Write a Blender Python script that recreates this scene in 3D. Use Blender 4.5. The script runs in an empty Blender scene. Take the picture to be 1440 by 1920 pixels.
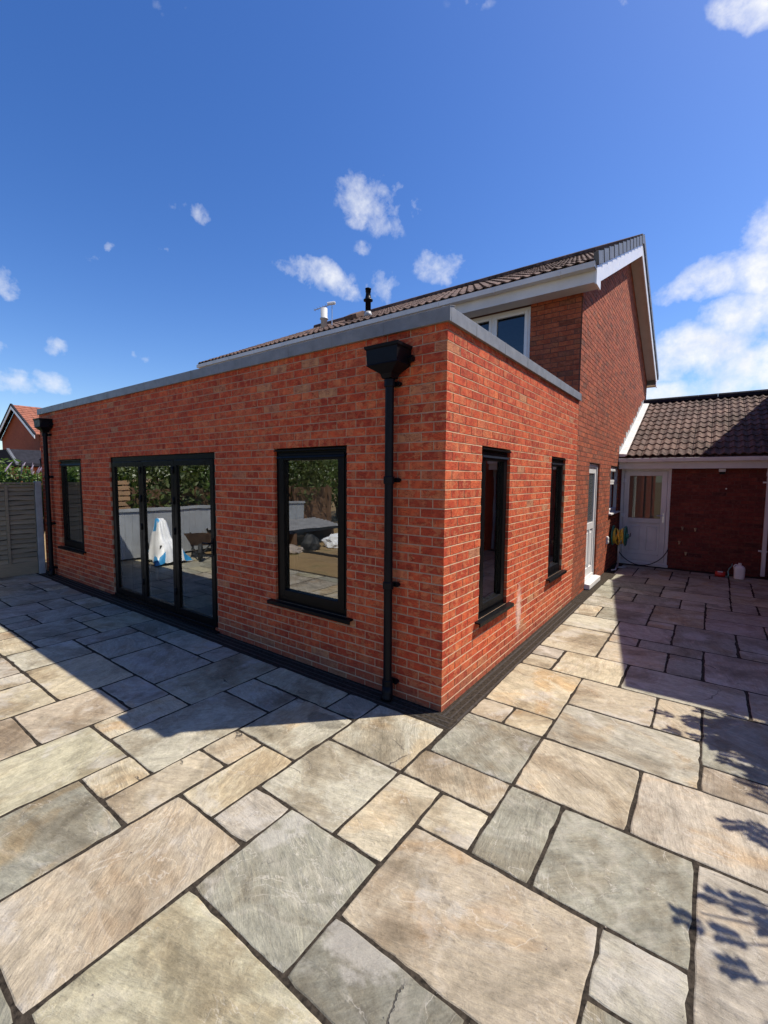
import bpy, bmesh, math, random
from mathutils import Vector, Matrix, noise
import numpy as np

random.seed(11)
scene = bpy.context.scene
COL = scene.collection
R_ = math.radians

# ------------------------------------------------------------------ camera
cam_d = bpy.data.cameras.new('camera')
cam = bpy.data.objects.new('camera', cam_d)
COL.objects.link(cam)
cam_d.sensor_fit = 'VERTICAL'
cam_d.sensor_height = 36.0
cam_d.sensor_width = 27.0
cam_d.lens = 830.96 / 1920 * 36
cam_d.clip_start = 0.05
cam_d.clip_end = 3000
YAW, PIT, ROLL = -0.6333, 0.0758, 0.0067
CAMP = Vector((1.6411, -3.0258, 1.8599))
fw = Vector((math.sin(YAW) * math.cos(PIT), math.cos(YAW) * math.cos(PIT), -math.sin(PIT)))
rt = Vector((math.cos(YAW), -math.sin(YAW), 0))
up = rt.cross(fw)
rt2 = math.cos(ROLL) * rt + math.sin(ROLL) * up
up2 = -math.sin(ROLL) * rt + math.cos(ROLL) * up
m = Matrix((rt2, up2, -fw)).transposed().to_4x4()
m.translation = CAMP
cam.matrix_world = m
scene.camera = cam

# ------------------------------------------------------------------ light and exposure
SUN_DIR = Vector((0.388, 0.394, 0.833)).normalized()
sun_d = bpy.data.lights.new('sun', 'SUN')
sun_d.energy = 5.0
sun_d.angle = R_(0.53)
sun_d.color = (1.0, 0.93, 0.82)
sun = bpy.data.objects.new('sun', sun_d)
COL.objects.link(sun)
sun.rotation_euler = (-SUN_DIR).to_track_quat('-Z', 'Y').to_euler()
vs = scene.view_settings
scene.display_settings.display_device = 'sRGB'
vs.view_transform = 'Standard'
vs.look = 'None'
vs.exposure = 0.5
vs.gamma = 1.0
vs.use_curve_mapping = False
scene.render.engine = 'CYCLES'
scene.cycles.max_bounces = 8
scene.cycles.diffuse_bounces = 4
scene.cycles.glossy_bounces = 5
scene.cycles.transmission_bounces = 6
scene.cycles.transparent_max_bounces = 8
scene.cycles.use_denoising = True
scene.cycles.sample_clamp_indirect = 6.0
scene.cycles.caustics_reflective = False
scene.cycles.caustics_refractive = False

CLOUDS = [
    ((-0.5373,0.6721,0.5095),(8.971,15.58,-12.25),(-18.27,0.9731,-21.82),0.95),
    ((-0.5274,0.7037,0.476),(10.11,17.96,-16.53),(-33.84,-1.868,-36.16),0.75),
    ((-0.4959,0.6902,0.527),(60.17,42.27,0.3205),(-38.72,53.9,-108),0.6),
    ((-0.7578,0.4611,0.4617),(9.314,30.15,-16.06),(-40.03,-3.917,-63.39),0.62),
    ((-0.6466,0.6484,0.4019),(10.4,12.43,-4.633),(-18.61,7.184,-43.21),0.85),
    ((-0.6163,0.6897,0.3802),(11.58,19.64,-18.28),(-30.81,-7.988,-37.04),0.75),
    ((-0.5465,0.7429,0.3866),(6.429,19.41,-29.65),(-29.12,-12.34,-18.9),0.55),
    ((-0.4457,0.7924,0.4164),(21.3,9.107,4.332),(-3.879,15.46,-34.6),0.85),
    ((-0.3352,0.848,0.4106),(46.16,-3.879,44.53),(55.17,52.03,-63.48),0.4),
    ((-0.9234,0.2304,0.3071),(-2.01,32.21,-31.6),(-20.53,-50.1,-25.26),0.85),
    ((-0.9573,0.2401,0.1612),(7.307,31.45,-6.689),(-11.03,-5.407,-61.03),0.9),
    ((-0.9424,0.2919,0.1631),(8.779,31.18,-8.223),(-15.56,-10.74,-74.1),0.65),
    ((-0.9288,0.2965,0.2223),(12.09,52.17,-21.32),(-27.24,-25.73,-81.82),0.6),
    ((-0.8809,0.4165,0.2249),(20.01,51.27,-18.91),(-30.29,-14.52,-94.25),0.5),
    ((-0.8638,0.3275,0.383),(16.05,66.55,-22.2),(-51.89,1.01,-119.7),0.4),
    ((-0.8468,0.3555,0.3956),(44.28,108.4,-4.268),(-41.43,58.58,-143.2),0.45),
    ((-0.5687,0.6921,0.4444),(47.13,38.03,-0.05989),(-31.96,44.79,-111.8),0.4),
    ((-0.4673,0.7308,0.4975),(61.28,38.09,0.6434),(-17.25,24.01,-52.43),0.3),
    ((-0.9516,0.227,0.2071),(19.06,80.74,-3.821),(-18.27,26.92,-116.8),0.5),
    ((-0.8047,0.4362,0.4027),(30.23,67.28,-13.89),(-65.69,40.97,-177.7),0.25),
    ((-0.6468,0.3726,0.6655),(17.66,31.42,-1.344),(-49.93,69.5,-89.19),0.22),
    ((-0.3109,0.6464,0.6968),(30,13.25,0.383),(-66.36,91.57,-114.7),0.25),
    ((0.01007,0.7886,0.6149),(31.39,-6.796,7.464),(-10.27,31.44,-40.39),0.95),
    ((-0.1341,0.7365,0.663),(125.5,17.76,4.995),(-83.08,114.5,-144.4),0.35),
    ((-0.03285,0.9433,0.3304),(15.9,-1.915,5.583),(10.35,15.12,-43.11),1),
    ((0.04374,0.9436,0.3283),(26.87,-3.411,4.916),(-1.171,11.07,-32.79),1.1),
    ((0.0274,0.9611,0.2748),(16.08,-3.12,7.472),(11.2,5.231,-21.26),1.15),
    ((-0.01336,0.9725,0.2325),(13.01,-0.8812,2.391),(1.271,6.056,-26.8),1.1),
    ((0.05316,0.979,0.1969),(14.2,-1.776,2.602),(1.904,4.358,-24.22),1),
    ((-0.05963,0.9723,0.226),(21.61,-0.1046,4.086),(1.77,7.718,-34.5),0.9),
    ((-0.08349,0.9749,0.2063),(30.52,1.882,1.319),(-4.731,6.458,-34.45),0.8),
    ((-0.08183,0.9846,0.1544),(20.32,1.066,0.865),(-4.63,6.504,-46.22),1),
    ((-0.001932,0.9877,0.1561),(15.3,-1.095,3.958),(10.43,6.948,-46.64),0.95),
    ((0.06259,0.9855,0.1576),(24.98,-3.1,6.35),(10.5,6.053,-45.01),0.95),
    ((0.09776,0.9543,0.2824),(14.56,-2.058,0.7581),(-2.34,2.813,-10.21),1.1),
]

SKY_STRENGTH = 0.120


class NT:
    """small helper round a node tree"""
    def __init__(self, tree):
        self.t = tree

    def n(self, typ, **kw):
        nd = self.t.nodes.new(typ)
        for k, v in kw.items():
            if k.startswith('i_'):
                nd.inputs[k[2:].replace('_', ' ')].default_value = v
            else:
                setattr(nd, k, v)
        return nd

    def l(self, a, b):
        self.t.links.new(a, b)

    def math(self, op, a, b=None, clamp=False):
        nd = self.n('ShaderNodeMath', operation=op)
        nd.use_clamp = clamp
        for i, v in enumerate((a, b)):
            if v is None:
                continue
            if isinstance(v, (int, float)):
                nd.inputs[i].default_value = v
            else:
                self.l(v, nd.inputs[i])
        return nd.outputs[0]

    def vmath(self, op, a, b=None):
        nd = self.n('ShaderNodeVectorMath', operation=op)
        for i, v in enumerate((a, b)):
            if v is None:
                continue
            if isinstance(v, (tuple, list, Vector)):
                nd.inputs[i].default_value = v
            else:
                self.l(v, nd.inputs[i])
        return nd.outputs['Value'] if op in ('DOT_PRODUCT', 'LENGTH') else nd.outputs[0]

    def noise(self, vec, scale, detail=4, rough=0.55, dist=0.0, out=0):
        nd = self.n('ShaderNodeTexNoise')
        nd.inputs['Scale'].default_value = scale
        nd.inputs['Detail'].default_value = detail
        nd.inputs['Roughness'].default_value = rough
        nd.inputs['Distortion'].default_value = dist
        if vec is not None:
            self.l(vec, nd.inputs['Vector'])
        return nd.outputs[out]

    def ramp(self, fac, stops, interp='LINEAR'):
        nd = self.n('ShaderNodeValToRGB')
        cr = nd.color_ramp
        cr.interpolation = interp
        while len(cr.elements) < len(stops):
            cr.elements.new(0.5)
        for e, (p, c) in zip(cr.elements, stops):
            e.position = p
            e.color = (*c, 1) if len(c) == 3 else c
        self.l(fac, nd.inputs[0])
        return nd.outputs[0]

    def maprange(self, v, a, b, c=0.0, d=1.0, smooth=False):
        nd = self.n('ShaderNodeMapRange')
        if smooth:
            nd.interpolation_type = 'SMOOTHSTEP'
        self.l(v, nd.inputs[0])
        for i, x in enumerate((a, b, c, d)):
            nd.inputs[i + 1].default_value = x
        return nd.outputs[0]

    def mix(self, fac, a, b, blend='MIX'):
        nd = self.n('ShaderNodeMix', data_type='RGBA', blend_type=blend)
        for sock, v in ((nd.inputs[0], fac), (nd.inputs[6], a), (nd.inputs[7], b)):
            if isinstance(v, (int, float)):
                sock.default_value = v
            elif isinstance(v, tuple):
                sock.default_value = (*v, 1) if len(v) == 3 else v
            else:
                self.l(v, sock)
        return nd.outputs[2]


def build_world():
    w = bpy.data.worlds.new('World')
    scene.world = w
    w.use_nodes = True
    t = w.node_tree
    t.nodes.clear()
    N = NT(t)
    out = N.n('ShaderNodeOutputWorld')
    bg = N.n('ShaderNodeBackground')
    N.l(bg.outputs[0], out.inputs[0])
    bg.inputs[1].default_value = SKY_STRENGTH
    sky = N.n('ShaderNodeTexSky', sky_type='NISHITA')
    sky.sun_disc = False
    sky.sun_elevation = R_(56.4)
    sky.sun_rotation = math.atan2(SUN_DIR.x, SUN_DIR.y)
    sky.altitude = 60
    sky.air_density = 1.0
    sky.dust_density = 0.6
    sky.ozone_density = 3.2
    tc = N.n('ShaderNodeTexCoord')
    d = N.vmath('NORMALIZE', tc.outputs['Generated'])
    # deeper, more saturated blue as the phone recorded it
    hs = N.n('ShaderNodeHueSaturation')
    hs.inputs['Saturation'].default_value = SKY_SAT
    hs.inputs['Hue'].default_value = SKY_HUE
    hs.inputs['Value'].default_value = SKY_VAL
    N.l(sky.outputs[0], hs.inputs['Color'])
    # clouds laid out by direction, broken up with noise
    warp = N.noise(d, 7.0, 5, 0.6, 0.0, out=1)
    wv = N.vmath('SCALE', N.vmath('SUBTRACT', warp, (0.5, 0.5, 0.5)))
    wv.node.inputs['Scale'].default_value = 0.055
    dw = N.vmath('ADD', d, wv)
    tot = None
    for c, a, b, s in CLOUDS:
        q = N.vmath('SUBTRACT', dw, c)
        u = N.vmath('DOT_PRODUCT', q, a)
        v = N.vmath('DOT_PRODUCT', q, b)
        r2 = N.math('ADD', N.math('MULTIPLY', u, u), N.math('MULTIPLY', v, v))
        mval = N.maprange(r2, 0.0, 2.3, s * (1.35 if (s > 0.88 and c[0] > -0.15) else 1.12), 0.0)
        tot = mval if tot is None else N.math('MAXIMUM', tot, mval)
    # same hemisphere only
    n1 = N.math('ADD', N.math('MULTIPLY', N.noise(d, 15.0, 8, 0.60, 0.15), 0.72), N.math('MULTIPLY', N.noise(d, 48.0, 6, 0.6, 0.1), 0.28))
    n2 = N.noise(d, 4.5, 3, 0.5, 0.2)
    # a few scattered clouds low in the rest of the sky
    sep = N.n('ShaderNodeSeparateXYZ')
    N.l(d, sep.inputs[0])
    low = N.maprange(sep.outputs[2], 0.02, 0.55, 1.0, 0.0)
    away = N.maprange(N.vmath('DOT_PRODUCT', d, tuple(fw)), 0.1, 0.45, 1.0, 0.0)
    extra = N.math('MULTIPLY', N.math('MULTIPLY', low, away), N.maprange(n2, 0.5, 0.66))
    tot = N.math('MAXIMUM', tot, extra)
    dens = N.math('ADD', tot, N.math('MULTIPLY', N.math('SUBTRACT', n1, 0.5), 4.2))
    dens = N.math('MULTIPLY', N.maprange(dens, 0.30, 1.75, 0, 1, False), N.maprange(tot, 0.0, 0.25))
    n3 = N.noise(N.vmath('ADD', d, (0.03, 0.03, 0.05)), 12.0, 6, 0.6, 0.2)
    shade = N.ramp(n3, [(0.35, (0.80, 0.84, 0.92)), (0.6, (1.0, 1.0, 1.0))])
    cs = N.vmath('SCALE', shade)
    cs.node.inputs['Scale'].default_value = CLOUD_L
    alpha = N.math('MULTIPLY', dens, 0.96, True)
    col = N.mix(alpha, hs.outputs[0], cs)
    N.l(col, bg.inputs[0])



SKY_SAT, SKY_HUE, SKY_VAL, CLOUD_L = 1.29, 0.513, 1.0, 6.2
build_world()

# ------------------------------------------------------------------ materials
MATS = {}


def new_mat(name):
    m = bpy.data.materials.new(name)
    m.use_nodes = True
    t = m.node_tree
    t.nodes.clear()
    N = NT(t)
    out = N.n('ShaderNodeOutputMaterial')
    b = N.n('ShaderNodeBsdfPrincipled')
    N.l(b.outputs[0], out.inputs[0])
    MATS[name] = m
    return m, N, b, out


def put(N, sock, v):
    if isinstance(v, (int, float)):
        sock.default_value = v
    elif isinstance(v, tuple):
        sock.default_value = (*v, 1) if len(v) == 3 else v
    else:
        N.l(v, sock)


def bump(N, b, h, strength, dist):
    nd = N.n('ShaderNodeBump')
    nd.inputs['Strength'].default_value = strength
    nd.inputs['Distance'].default_value = dist
    N.l(h, nd.inputs['Height'])
    N.l(nd.outputs[0], b.inputs['Normal'])


def plain(name, col, rough=0.5, metal=0.0, var=0.12, scale=6.0, bstr=0.15, bdist=0.002, bscale=60.0, spec=0.5):
    m, N, b, _ = new_mat(name)
    g = N.n('ShaderNodeNewGeometry')
    n1 = N.noise(g.outputs['Position'], scale, 5, 0.6)
    lo = tuple(max(0, c * (1 - var)) for c in col)
    hi = tuple(min(1, c * (1 + var)) for c in col)
    c = N.ramp(n1, [(0.3, lo), (0.7, hi)])
    put(N, b.inputs['Base Color'], c)
    put(N, b.inputs['Roughness'], N.maprange(N.noise(g.outputs['Position'], scale * 3, 3), 0.3, 0.7, max(0.02, rough - 0.07), min(1, rough + 0.07)))
    b.inputs['Metallic'].default_value = metal
    b.inputs['Specular IOR Level'].default_value = spec
    if bstr:
        bump(N, b, N.noise(g.outputs['Position'], bscale, 4), bstr, bdist)
    return m


def brick_mat(name, stops, blotch, crease, drag=1.0):
    m, N, b, _ = new_mat(name)
    g = N.n('ShaderNodeNewGeometry')
    pos = g.outputs['Position']
    oi = N.n('ShaderNodeObjectInfo')
    at = N.n('ShaderNodeAttribute', attribute_name='rnd')
    r = N.math('FRACT', N.math('ADD', at.outputs['Fac'], oi.outputs['Random']))
    r2 = N.math('FRACT', N.math('MULTIPLY', r, 17.31))
    off = N.n('ShaderNodeCombineXYZ')
    N.l(N.math('MULTIPLY', r, 37.0), off.inputs[0])
    N.l(N.math('MULTIPLY', r, 91.0), off.inputs[1])
    N.l(N.math('MULTIPLY', r, 53.0), off.inputs[2])
    p = N.vmath('ADD', pos, off.outputs[0])
    # creased, sand-faced texture with pale kiss marks
    mp = N.n('ShaderNodeMapping')
    mp.inputs['Scale'].default_value = (1, 1, 2.6)
    N.l(p, mp.inputs[0])
    mp2 = N.n('ShaderNodeMapping')
    mp2.inputs['Scale'].default_value = (1, 1, 1.35)
    N.l(p, mp2.inputs[0])
    base = N.ramp(r, stops)
    tint = N.noise(mp2.outputs[0], 9.0, 2, 0.5, 0.4)
    base = N.mix(1.0, base, N.ramp(tint, [(0.3, (0.80, 0.72, 0.76)), (0.5, (1, 1, 1)), (0.7, (1.12, 1.22, 1.05))]), 'MULTIPLY')
    blo = N.noise(mp2.outputs[0], 15.0, 1, 0.5, 0.5)
    ringv = N.math('ABSOLUTE', N.math('SUBTRACT', blo, 0.60))
    kiss = N.maprange(ringv, 0.0, 0.085, 0.72, 0.0, True)
    kiss = N.math('MAXIMUM', N.math('MULTIPLY', kiss, 0.75), N.maprange(blo, 0.54, 0.66, 0.0, 0.42, True))
    kiss = N.math('MULTIPLY', kiss, N.maprange(r2, 0.15, 0.6, 0.35, 1.0))
    c = N.mix(kiss, base, blotch)
    mp3 = N.n('ShaderNodeMapping')
    mp3.inputs['Scale'].default_value = (1, 1, 0.22)
    N.l(p, mp3.inputs[0])
    band = N.noise(mp3.outputs[0], 16.0, 2, 0.5, 0.3)
    c = N.mix(N.math('MULTIPLY', N.maprange(band, 0.55, 0.63, 0.0, 0.5, True), drag), c, N.mix(0.5, blotch, N.mix(1.0, base, (1.35, 1.7, 1.6), 'MULTIPLY')))
    wavy = N.noise(mp.outputs[0], 8.5, 3, 0.5, 2.2)
    cr = N.math('ABSOLUTE', N.math('SUBTRACT', wavy, 0.5))
    cr2 = N.math('ABSOLUTE', N.math('SUBTRACT', wavy, 0.41))
    crm = N.math('MAXIMUM', N.maprange(cr, 0.0, 0.026, 1.0, 0.0, True), N.maprange(cr2, 0.0, 0.018, 0.9, 0.0, True))
    crm = N.math('MULTIPLY', crm, N.maprange(N.noise(p, 12.0, 2, 0.5), 0.36, 0.50))
    c = N.mix(N.math('MULTIPLY', crm, 0.88 * drag), c, crease)
    fine = N.noise(pos, 220.0, 3, 0.6)
    c = N.mix(1.0, c, N.ramp(fine, [(0.25, (0.80, 0.80, 0.80)), (0.75, (1.14, 1.14, 1.14))]), 'MULTIPLY')
    # weathering across the whole wall
    big = N.noise(pos, 0.9, 4, 0.6)
    c = N.mix(1.0, c, N.ramp(big, [(0.3, (0.90, 0.90, 0.92)), (0.7, (1.07, 1.05, 1.03))]), 'MULTIPLY')
    if name == 'brick_new':
        # soil splash along the foot of the wall
        sp = N.n('ShaderNodeSeparateXYZ')
        N.l(pos, sp.inputs[0])
        dz = N.math('SUBTRACT', sp.outputs[2], N.math('MULTIPLY', N.noise(pos, 3.5, 6, 0.65), 0.42))
        c = N.mix(N.maprange(dz, -0.22, 0.08, 0.5, 0.0, True), c, (0.20, 0.085, 0.055))
        # lime run-off streak low on the sunny side
        q = N.vmath('MULTIPLY', N.vmath('SUBTRACT', pos, (0.0, 1.74, 0.42)), (1.5, 9.0, 2.9))
        dl = N.math('ADD', N.vmath('LENGTH', q), N.math('MULTIPLY', N.math('SUBTRACT', N.noise(pos, 22.0, 5), 0.5), 1.2))
        c = N.mix(N.maprange(dl, 0.35, 1.0, 0.55, 0.0, True), c, (0.80, 0.66, 0.56))
    put(N, b.inputs['Base Color'], c)
    b.inputs['Roughness'].default_value = 0.86
    b.inputs['Specular IOR Level'].default_value = 0.25
    h = N.math('SUBTRACT', N.math('ADD', fine, N.math('MULTIPLY', wavy, 2.0)), N.math('MULTIPLY', crm, 1.6))
    bump(N, b, h, 0.55, 0.0022)
    return m


brick_mat('brick_new', [(0.0, (0.400, 0.058, 0.027)), (0.3, (0.480, 0.071, 0.030)), (0.55, (0.550, 0.087, 0.034)),
                        (0.86, (0.600, 0.112, 0.042)), (0.955, (0.560, 0.120, 0.052)), (0.975, (0.480, 0.198, 0.104)), (1.0, (0.460, 0.208, 0.112))],
          (0.580, 0.244, 0.104), (0.150, 0.021, 0.009))
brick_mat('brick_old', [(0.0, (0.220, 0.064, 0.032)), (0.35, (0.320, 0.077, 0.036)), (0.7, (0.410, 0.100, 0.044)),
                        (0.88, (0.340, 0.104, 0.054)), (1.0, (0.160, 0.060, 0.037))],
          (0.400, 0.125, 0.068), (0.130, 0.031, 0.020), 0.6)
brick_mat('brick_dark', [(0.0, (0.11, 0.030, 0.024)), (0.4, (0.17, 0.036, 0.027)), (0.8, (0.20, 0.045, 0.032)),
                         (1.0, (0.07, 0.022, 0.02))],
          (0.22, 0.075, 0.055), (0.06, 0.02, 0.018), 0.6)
plain('mortar_new', (0.48, 0.315, 0.200), 0.95, var=0.2, scale=9, bstr=0.5, bscale=250, spec=0.2)
plain('mortar_old', (0.105, 0.052, 0.036), 0.95, var=0.25, scale=5, bstr=0.5, bscale=250, spec=0.2)  # dark mortar, deepened further to paint in the bed-joint shadow lines
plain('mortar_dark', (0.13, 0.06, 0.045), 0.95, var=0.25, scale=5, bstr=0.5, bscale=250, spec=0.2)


def slab_mat():
    m, N, b, _ = new_mat('sandstone')
    g = N.n('ShaderNodeNewGeometry')
    oi = N.n('ShaderNodeObjectInfo')
    tc = N.n('ShaderNodeTexCoord')
    r = oi.outputs['Random']
    off = N.n('ShaderNodeCombineXYZ')
    N.l(N.math('MULTIPLY', r, 61.0), off.inputs[0])
    N.l(N.math('MULTIPLY', r, 23.0), off.inputs[1])
    N.l(N.math('MULTIPLY', r, 11.0), off.inputs[2])
    p = N.vmath('ADD', g.outputs['Position'], off.outputs[0])
    # the riven grain runs one way on each slab
    rot = N.n('ShaderNodeVectorRotate', rotation_type='Z_AXIS')
    N.l(p, rot.inputs['Vector'])
    N.l(N.math('MULTIPLY', N.math('SUBTRACT', r, 0.35), 2.6), rot.inputs['Angle'])
    mp = N.n('ShaderNodeMapping')
    mp.inputs['Scale'].default_value = (1.0, 4.2, 1.0)
    N.l(rot.outputs[0], mp.inputs[0])
    st = N.noise(mp.outputs[0], 3.4, 9, 0.70, 0.7)
    cl = N.noise(p, 2.4, 4, 0.55, 0.9)
    med = N.noise(rot.outputs[0], 14.0, 8, 0.72, 0.9)
    mpf = N.n('ShaderNodeMapping')
    mpf.inputs['Scale'].default_value = (1.0, 3.0, 1.0)
    N.l(rot.outputs[0], mpf.inputs[0])
    grain = N.noise(mpf.outputs[0], 30.0, 6, 0.7, 0.5)
    fine = N.noise(g.outputs['Position'], 170.0, 4, 0.7)
    mps = N.n('ShaderNodeMapping')
    mps.inputs['Scale'].default_value = (1.0, 6.5, 1.0)
    N.l(rot.outputs[0], mps.inputs[0])
    str2 = N.noise(mps.outputs[0], 11.0, 9, 0.74, 0.5)
    col = N.mix(1.0, oi.outputs['Color'], N.ramp(st, [(0.24, (0.62, 0.60, 0.57)), (0.42, (0.93, 0.92, 0.90)), (0.56, (1.06, 1.05, 1.02)), (0.76, (1.34, 1.32, 1.27))]), 'MULTIPLY')
    col = N.mix(1.0, col, N.ramp(grain, [(0.22, (0.76, 0.76, 0.75)), (0.5, (1.0, 1.0, 1.0)), (0.78, (1.18, 1.18, 1.16))]), 'MULTIPLY')
    col = N.mix(1.0, col, N.ramp(str2, [(0.25, (0.78, 0.77, 0.75)), (0.42, (0.95, 0.95, 0.94)), (0.55, (1.03, 1.03, 1.03)), (0.72, (1.20, 1.20, 1.19))]), 'MULTIPLY')
    stn = N.noise(p, 1.7, 8, 0.66, 0.5)
    col = N.mix(1.0, col, N.ramp(stn, [(0.32, (0.50, 0.445, 0.38)), (0.43, (0.80, 0.755, 0.70)), (0.50, (0.99, 0.985, 0.97)), (0.60, (1.08, 1.08, 1.07)), (0.72, (1.24, 1.24, 1.22))]), 'MULTIPLY')
    spk = N.noise(p, 24.0, 8, 0.75, 0.2)
    col = N.mix(1.0, col, N.ramp(spk, [(0.28, (0.72, 0.70, 0.67)), (0.45, (0.97, 0.97, 0.96)), (0.58, (1.06, 1.06, 1.06)), (0.72, (1.26, 1.26, 1.25))]), 'MULTIPLY')
    gho = N.noise(N.vmath('ADD', p, (7.0, 3.0, 1.0)), 2.1, 7, 0.62, 0.3)
    col = N.mix(N.maprange(gho, 0.56, 0.64, 0.0, 0.42, True), col, (0.50, 0.47, 0.42))
    # iron staining, warm patches and grey ghosts
    r3 = N.math('FRACT', N.math('MULTIPLY', r, 7.77))
    wa = N.math('MULTIPLY', N.maprange(cl, 0.50, 0.68, 0, 1, True), N.maprange(r3, 0.25, 0.9, 0.05, 0.75))
    col = N.mix(wa, col, N.mix(1.0, col, (0.98, 0.76, 0.52), 'MULTIPLY'))
    ga = N.maprange(cl, 0.47, 0.30, 0, 0.75, True)
    col = N.mix(ga, col, N.mix(1.0, col, (0.62, 0.62, 0.60), 'MULTIPLY'))
    # tide-mark rings of evaporated water
    ring = N.math('ABSOLUTE', N.math('SUBTRACT', N.noise(p, 1.7, 3, 0.5, 0.5), 0.52))
    rm = N.math('MULTIPLY', N.maprange(ring, 0.0, 0.022, 1, 0, True), 0.13)
    col = N.mix(rm, col, (0.62, 0.56, 0.47))
    col = N.mix(1.0, col, N.ramp(med, [(0.25, (0.80, 0.80, 0.80)), (0.5, (1.0, 1.0, 1.0)), (0.78, (1.16, 1.15, 1.13))]), 'MULTIPLY')
    col = N.mix(1.0, col, N.ramp(fine, [(0.2, (0.80, 0.80, 0.80)), (0.8, (1.15, 1.15, 1.15))]), 'MULTIPLY')
    # thin pale delamination ledges
    led = N.math('ABSOLUTE', N.math('SUBTRACT', N.noise(rot.outputs[0], 2.6, 5, 0.55, 0.8), 0.5))
    lm = N.math('MULTIPLY', N.maprange(led, 0.0, 0.007, 1, 0, True), N.maprange(cl, 0.44, 0.56))
    col = N.mix(N.math('MULTIPLY', lm, 0.34), col, (0.62, 0.57, 0.49))
    # a few dark hairline cracks
    ck = N.n('ShaderNodeTexVoronoi', feature='DISTANCE_TO_EDGE')
    ck.inputs['Scale'].default_value = 0.62
    wob = N.noise(p, 5.0, 5, 0.6, 0, out=1)
    wv = N.vmath('SCALE', wob)
    wv.node.inputs['Scale'].default_value = 0.16
    N.l(N.vmath('ADD', p, wv), ck.inputs['Vector'])
    gate = N.maprange(N.noise(p, 1.4, 2, 0.5), 0.60, 0.64)
    cm = N.math('MULTIPLY', N.maprange(ck.outputs[0], 0.0010, 0.0030, 1, 0), gate)
    col = N.mix(N.math('MULTIPLY', cm, 0.85), col, (0.05, 0.042, 0.035))
    # damp patch and two cup-sized wet rings left near the wall
    wn = N.math('MULTIPLY', N.math('SUBTRACT', N.noise(g.outputs['Position'], 9.0, 5), 0.5), 0.16)
    for (wx, wy, wr, ring_) in ((-0.66, -0.66, 0.13, False), (-1.13, -0.43, 0.035, True), (-1.03, -0.55, 0.03, True)):
        dd = N.vmath('SUBTRACT', g.outputs['Position'], (wx, wy, 0.0))
        ln = N.math('ADD', N.vmath('LENGTH', N.vmath('MULTIPLY', dd, (0.75, 1.25, 0.0))), wn if not ring_ else 0.0)
        if ring_:
            k = N.maprange(N.math('ABSOLUTE', N.math('SUBTRACT', ln, wr)), 0.003, 0.009, 0.7, 0.0)
        else:
            k = N.maprange(ln, wr - 0.02, wr, 0.75, 0.0)
        col = N.mix(k, col, N.mix(1.0, col, (0.42, 0.42, 0.42), 'MULTIPLY'))
    put(N, b.inputs['Base Color'], col)
    put(N, b.inputs['Roughness'], N.maprange(med, 0.3, 0.7, 0.55, 0.78))
    b.inputs['Specular IOR Level'].default_value = 0.35
    h = N.math('ADD', N.math('MULTIPLY', st, 2.2), N.math('MULTIPLY', med, 0.7))
    h = N.math('ADD', h, N.math('MULTIPLY', grain, 0.45))
    h = N.math('ADD', h, N.math('MULTIPLY', str2, 0.6))
    h = N.math('ADD', h, N.math('MULTIPLY', spk, 0.8))
    h = N.math('ADD', h, N.math('MULTIPLY', fine, 0.14))
    step = N.maprange(N.noise(rot.outputs[0], 2.6, 5, 0.55, 0.8), 0.47, 0.53)
    h = N.math('ADD', h, N.math('MULTIPLY', step, 0.5))
    h = N.math('SUBTRACT', h, N.math('MULTIPLY', cm, 1.2))
    bump(N, b, h, 0.75, 0.009)
    return m


slab_mat()
plain('joint_fill', (0.034, 0.027, 0.020), 0.95, var=0.8, scale=40, bstr=1.0, bdist=0.004, bscale=160, spec=0.15)
plain('black_plastic', (0.0045, 0.0045, 0.007), 0.40, var=0.2, bstr=0.06, spec=0.15)
plain('drain_plastic', (0.040, 0.037, 0.034), 0.6, var=0.5, scale=20, bstr=0.2, spec=0.25)
plain('black_frame', (0.0045, 0.0045, 0.005), 0.38, var=0.15, bstr=0.03, spec=0.14)
plain('grey_trim', (0.185, 0.188, 0.19), 0.45, metal=0.0, var=0.2, scale=8, bstr=0.2, bscale=120)
plain('roof_felt', (0.10, 0.10, 0.11), 0.8, var=0.2)
plain('white_upvc', (0.70, 0.69, 0.68), 0.33, var=0.05, scale=3, bstr=0.04)
plain('white_upvc_grubby', (0.62, 0.60, 0.58), 0.42, var=0.12, scale=2.2, bstr=0.05)
plain('soffit_upvc', (0.60, 0.56, 0.54), 0.5, var=0.06, bstr=0.03)
plain('plaster', (0.42, 0.41, 0.39), 0.9, var=0.08, bstr=0.1)
plain('reveal_white', (0.75, 0.75, 0.73), 0.8, var=0.05, bstr=0.05)
plain('screed', (0.20, 0.19, 0.175), 0.8, var=0.2)
plain('lead', (0.36, 0.37, 0.38), 0.5, var=0.3, scale=14, bstr=0.3, bscale=30)
plain('lead_pale', (0.62, 0.61, 0.59), 0.6, var=0.2, scale=10, bstr=0.3, bscale=30)
plain('verge_plastic', (0.10, 0.105, 0.115), 0.5, var=0.2)
plain('dark_tile', (0.022, 0.022, 0.028), 0.9, var=0.3, spec=0.08)
plain('orange_tile', (0.27, 0.095, 0.055), 0.85, var=0.35, scale=3, bstr=0.4)
plain('concrete', (0.30, 0.30, 0.295), 0.85, var=0.2, scale=7, bstr=0.4, bscale=90)
plain('grey_paint', (0.34, 0.36, 0.38), 0.7, var=0.15, scale=4, bstr=0.2)
plain('steel', (0.55, 0.55, 0.55), 0.35, metal=0.9, var=0.1, bstr=0.05)
plain('flue_grey', (0.50, 0.50, 0.49), 0.45, var=0.12, scale=9)
plain('brass', (0.55, 0.42, 0.25), 0.4, metal=0.6, var=0.1)
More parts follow.
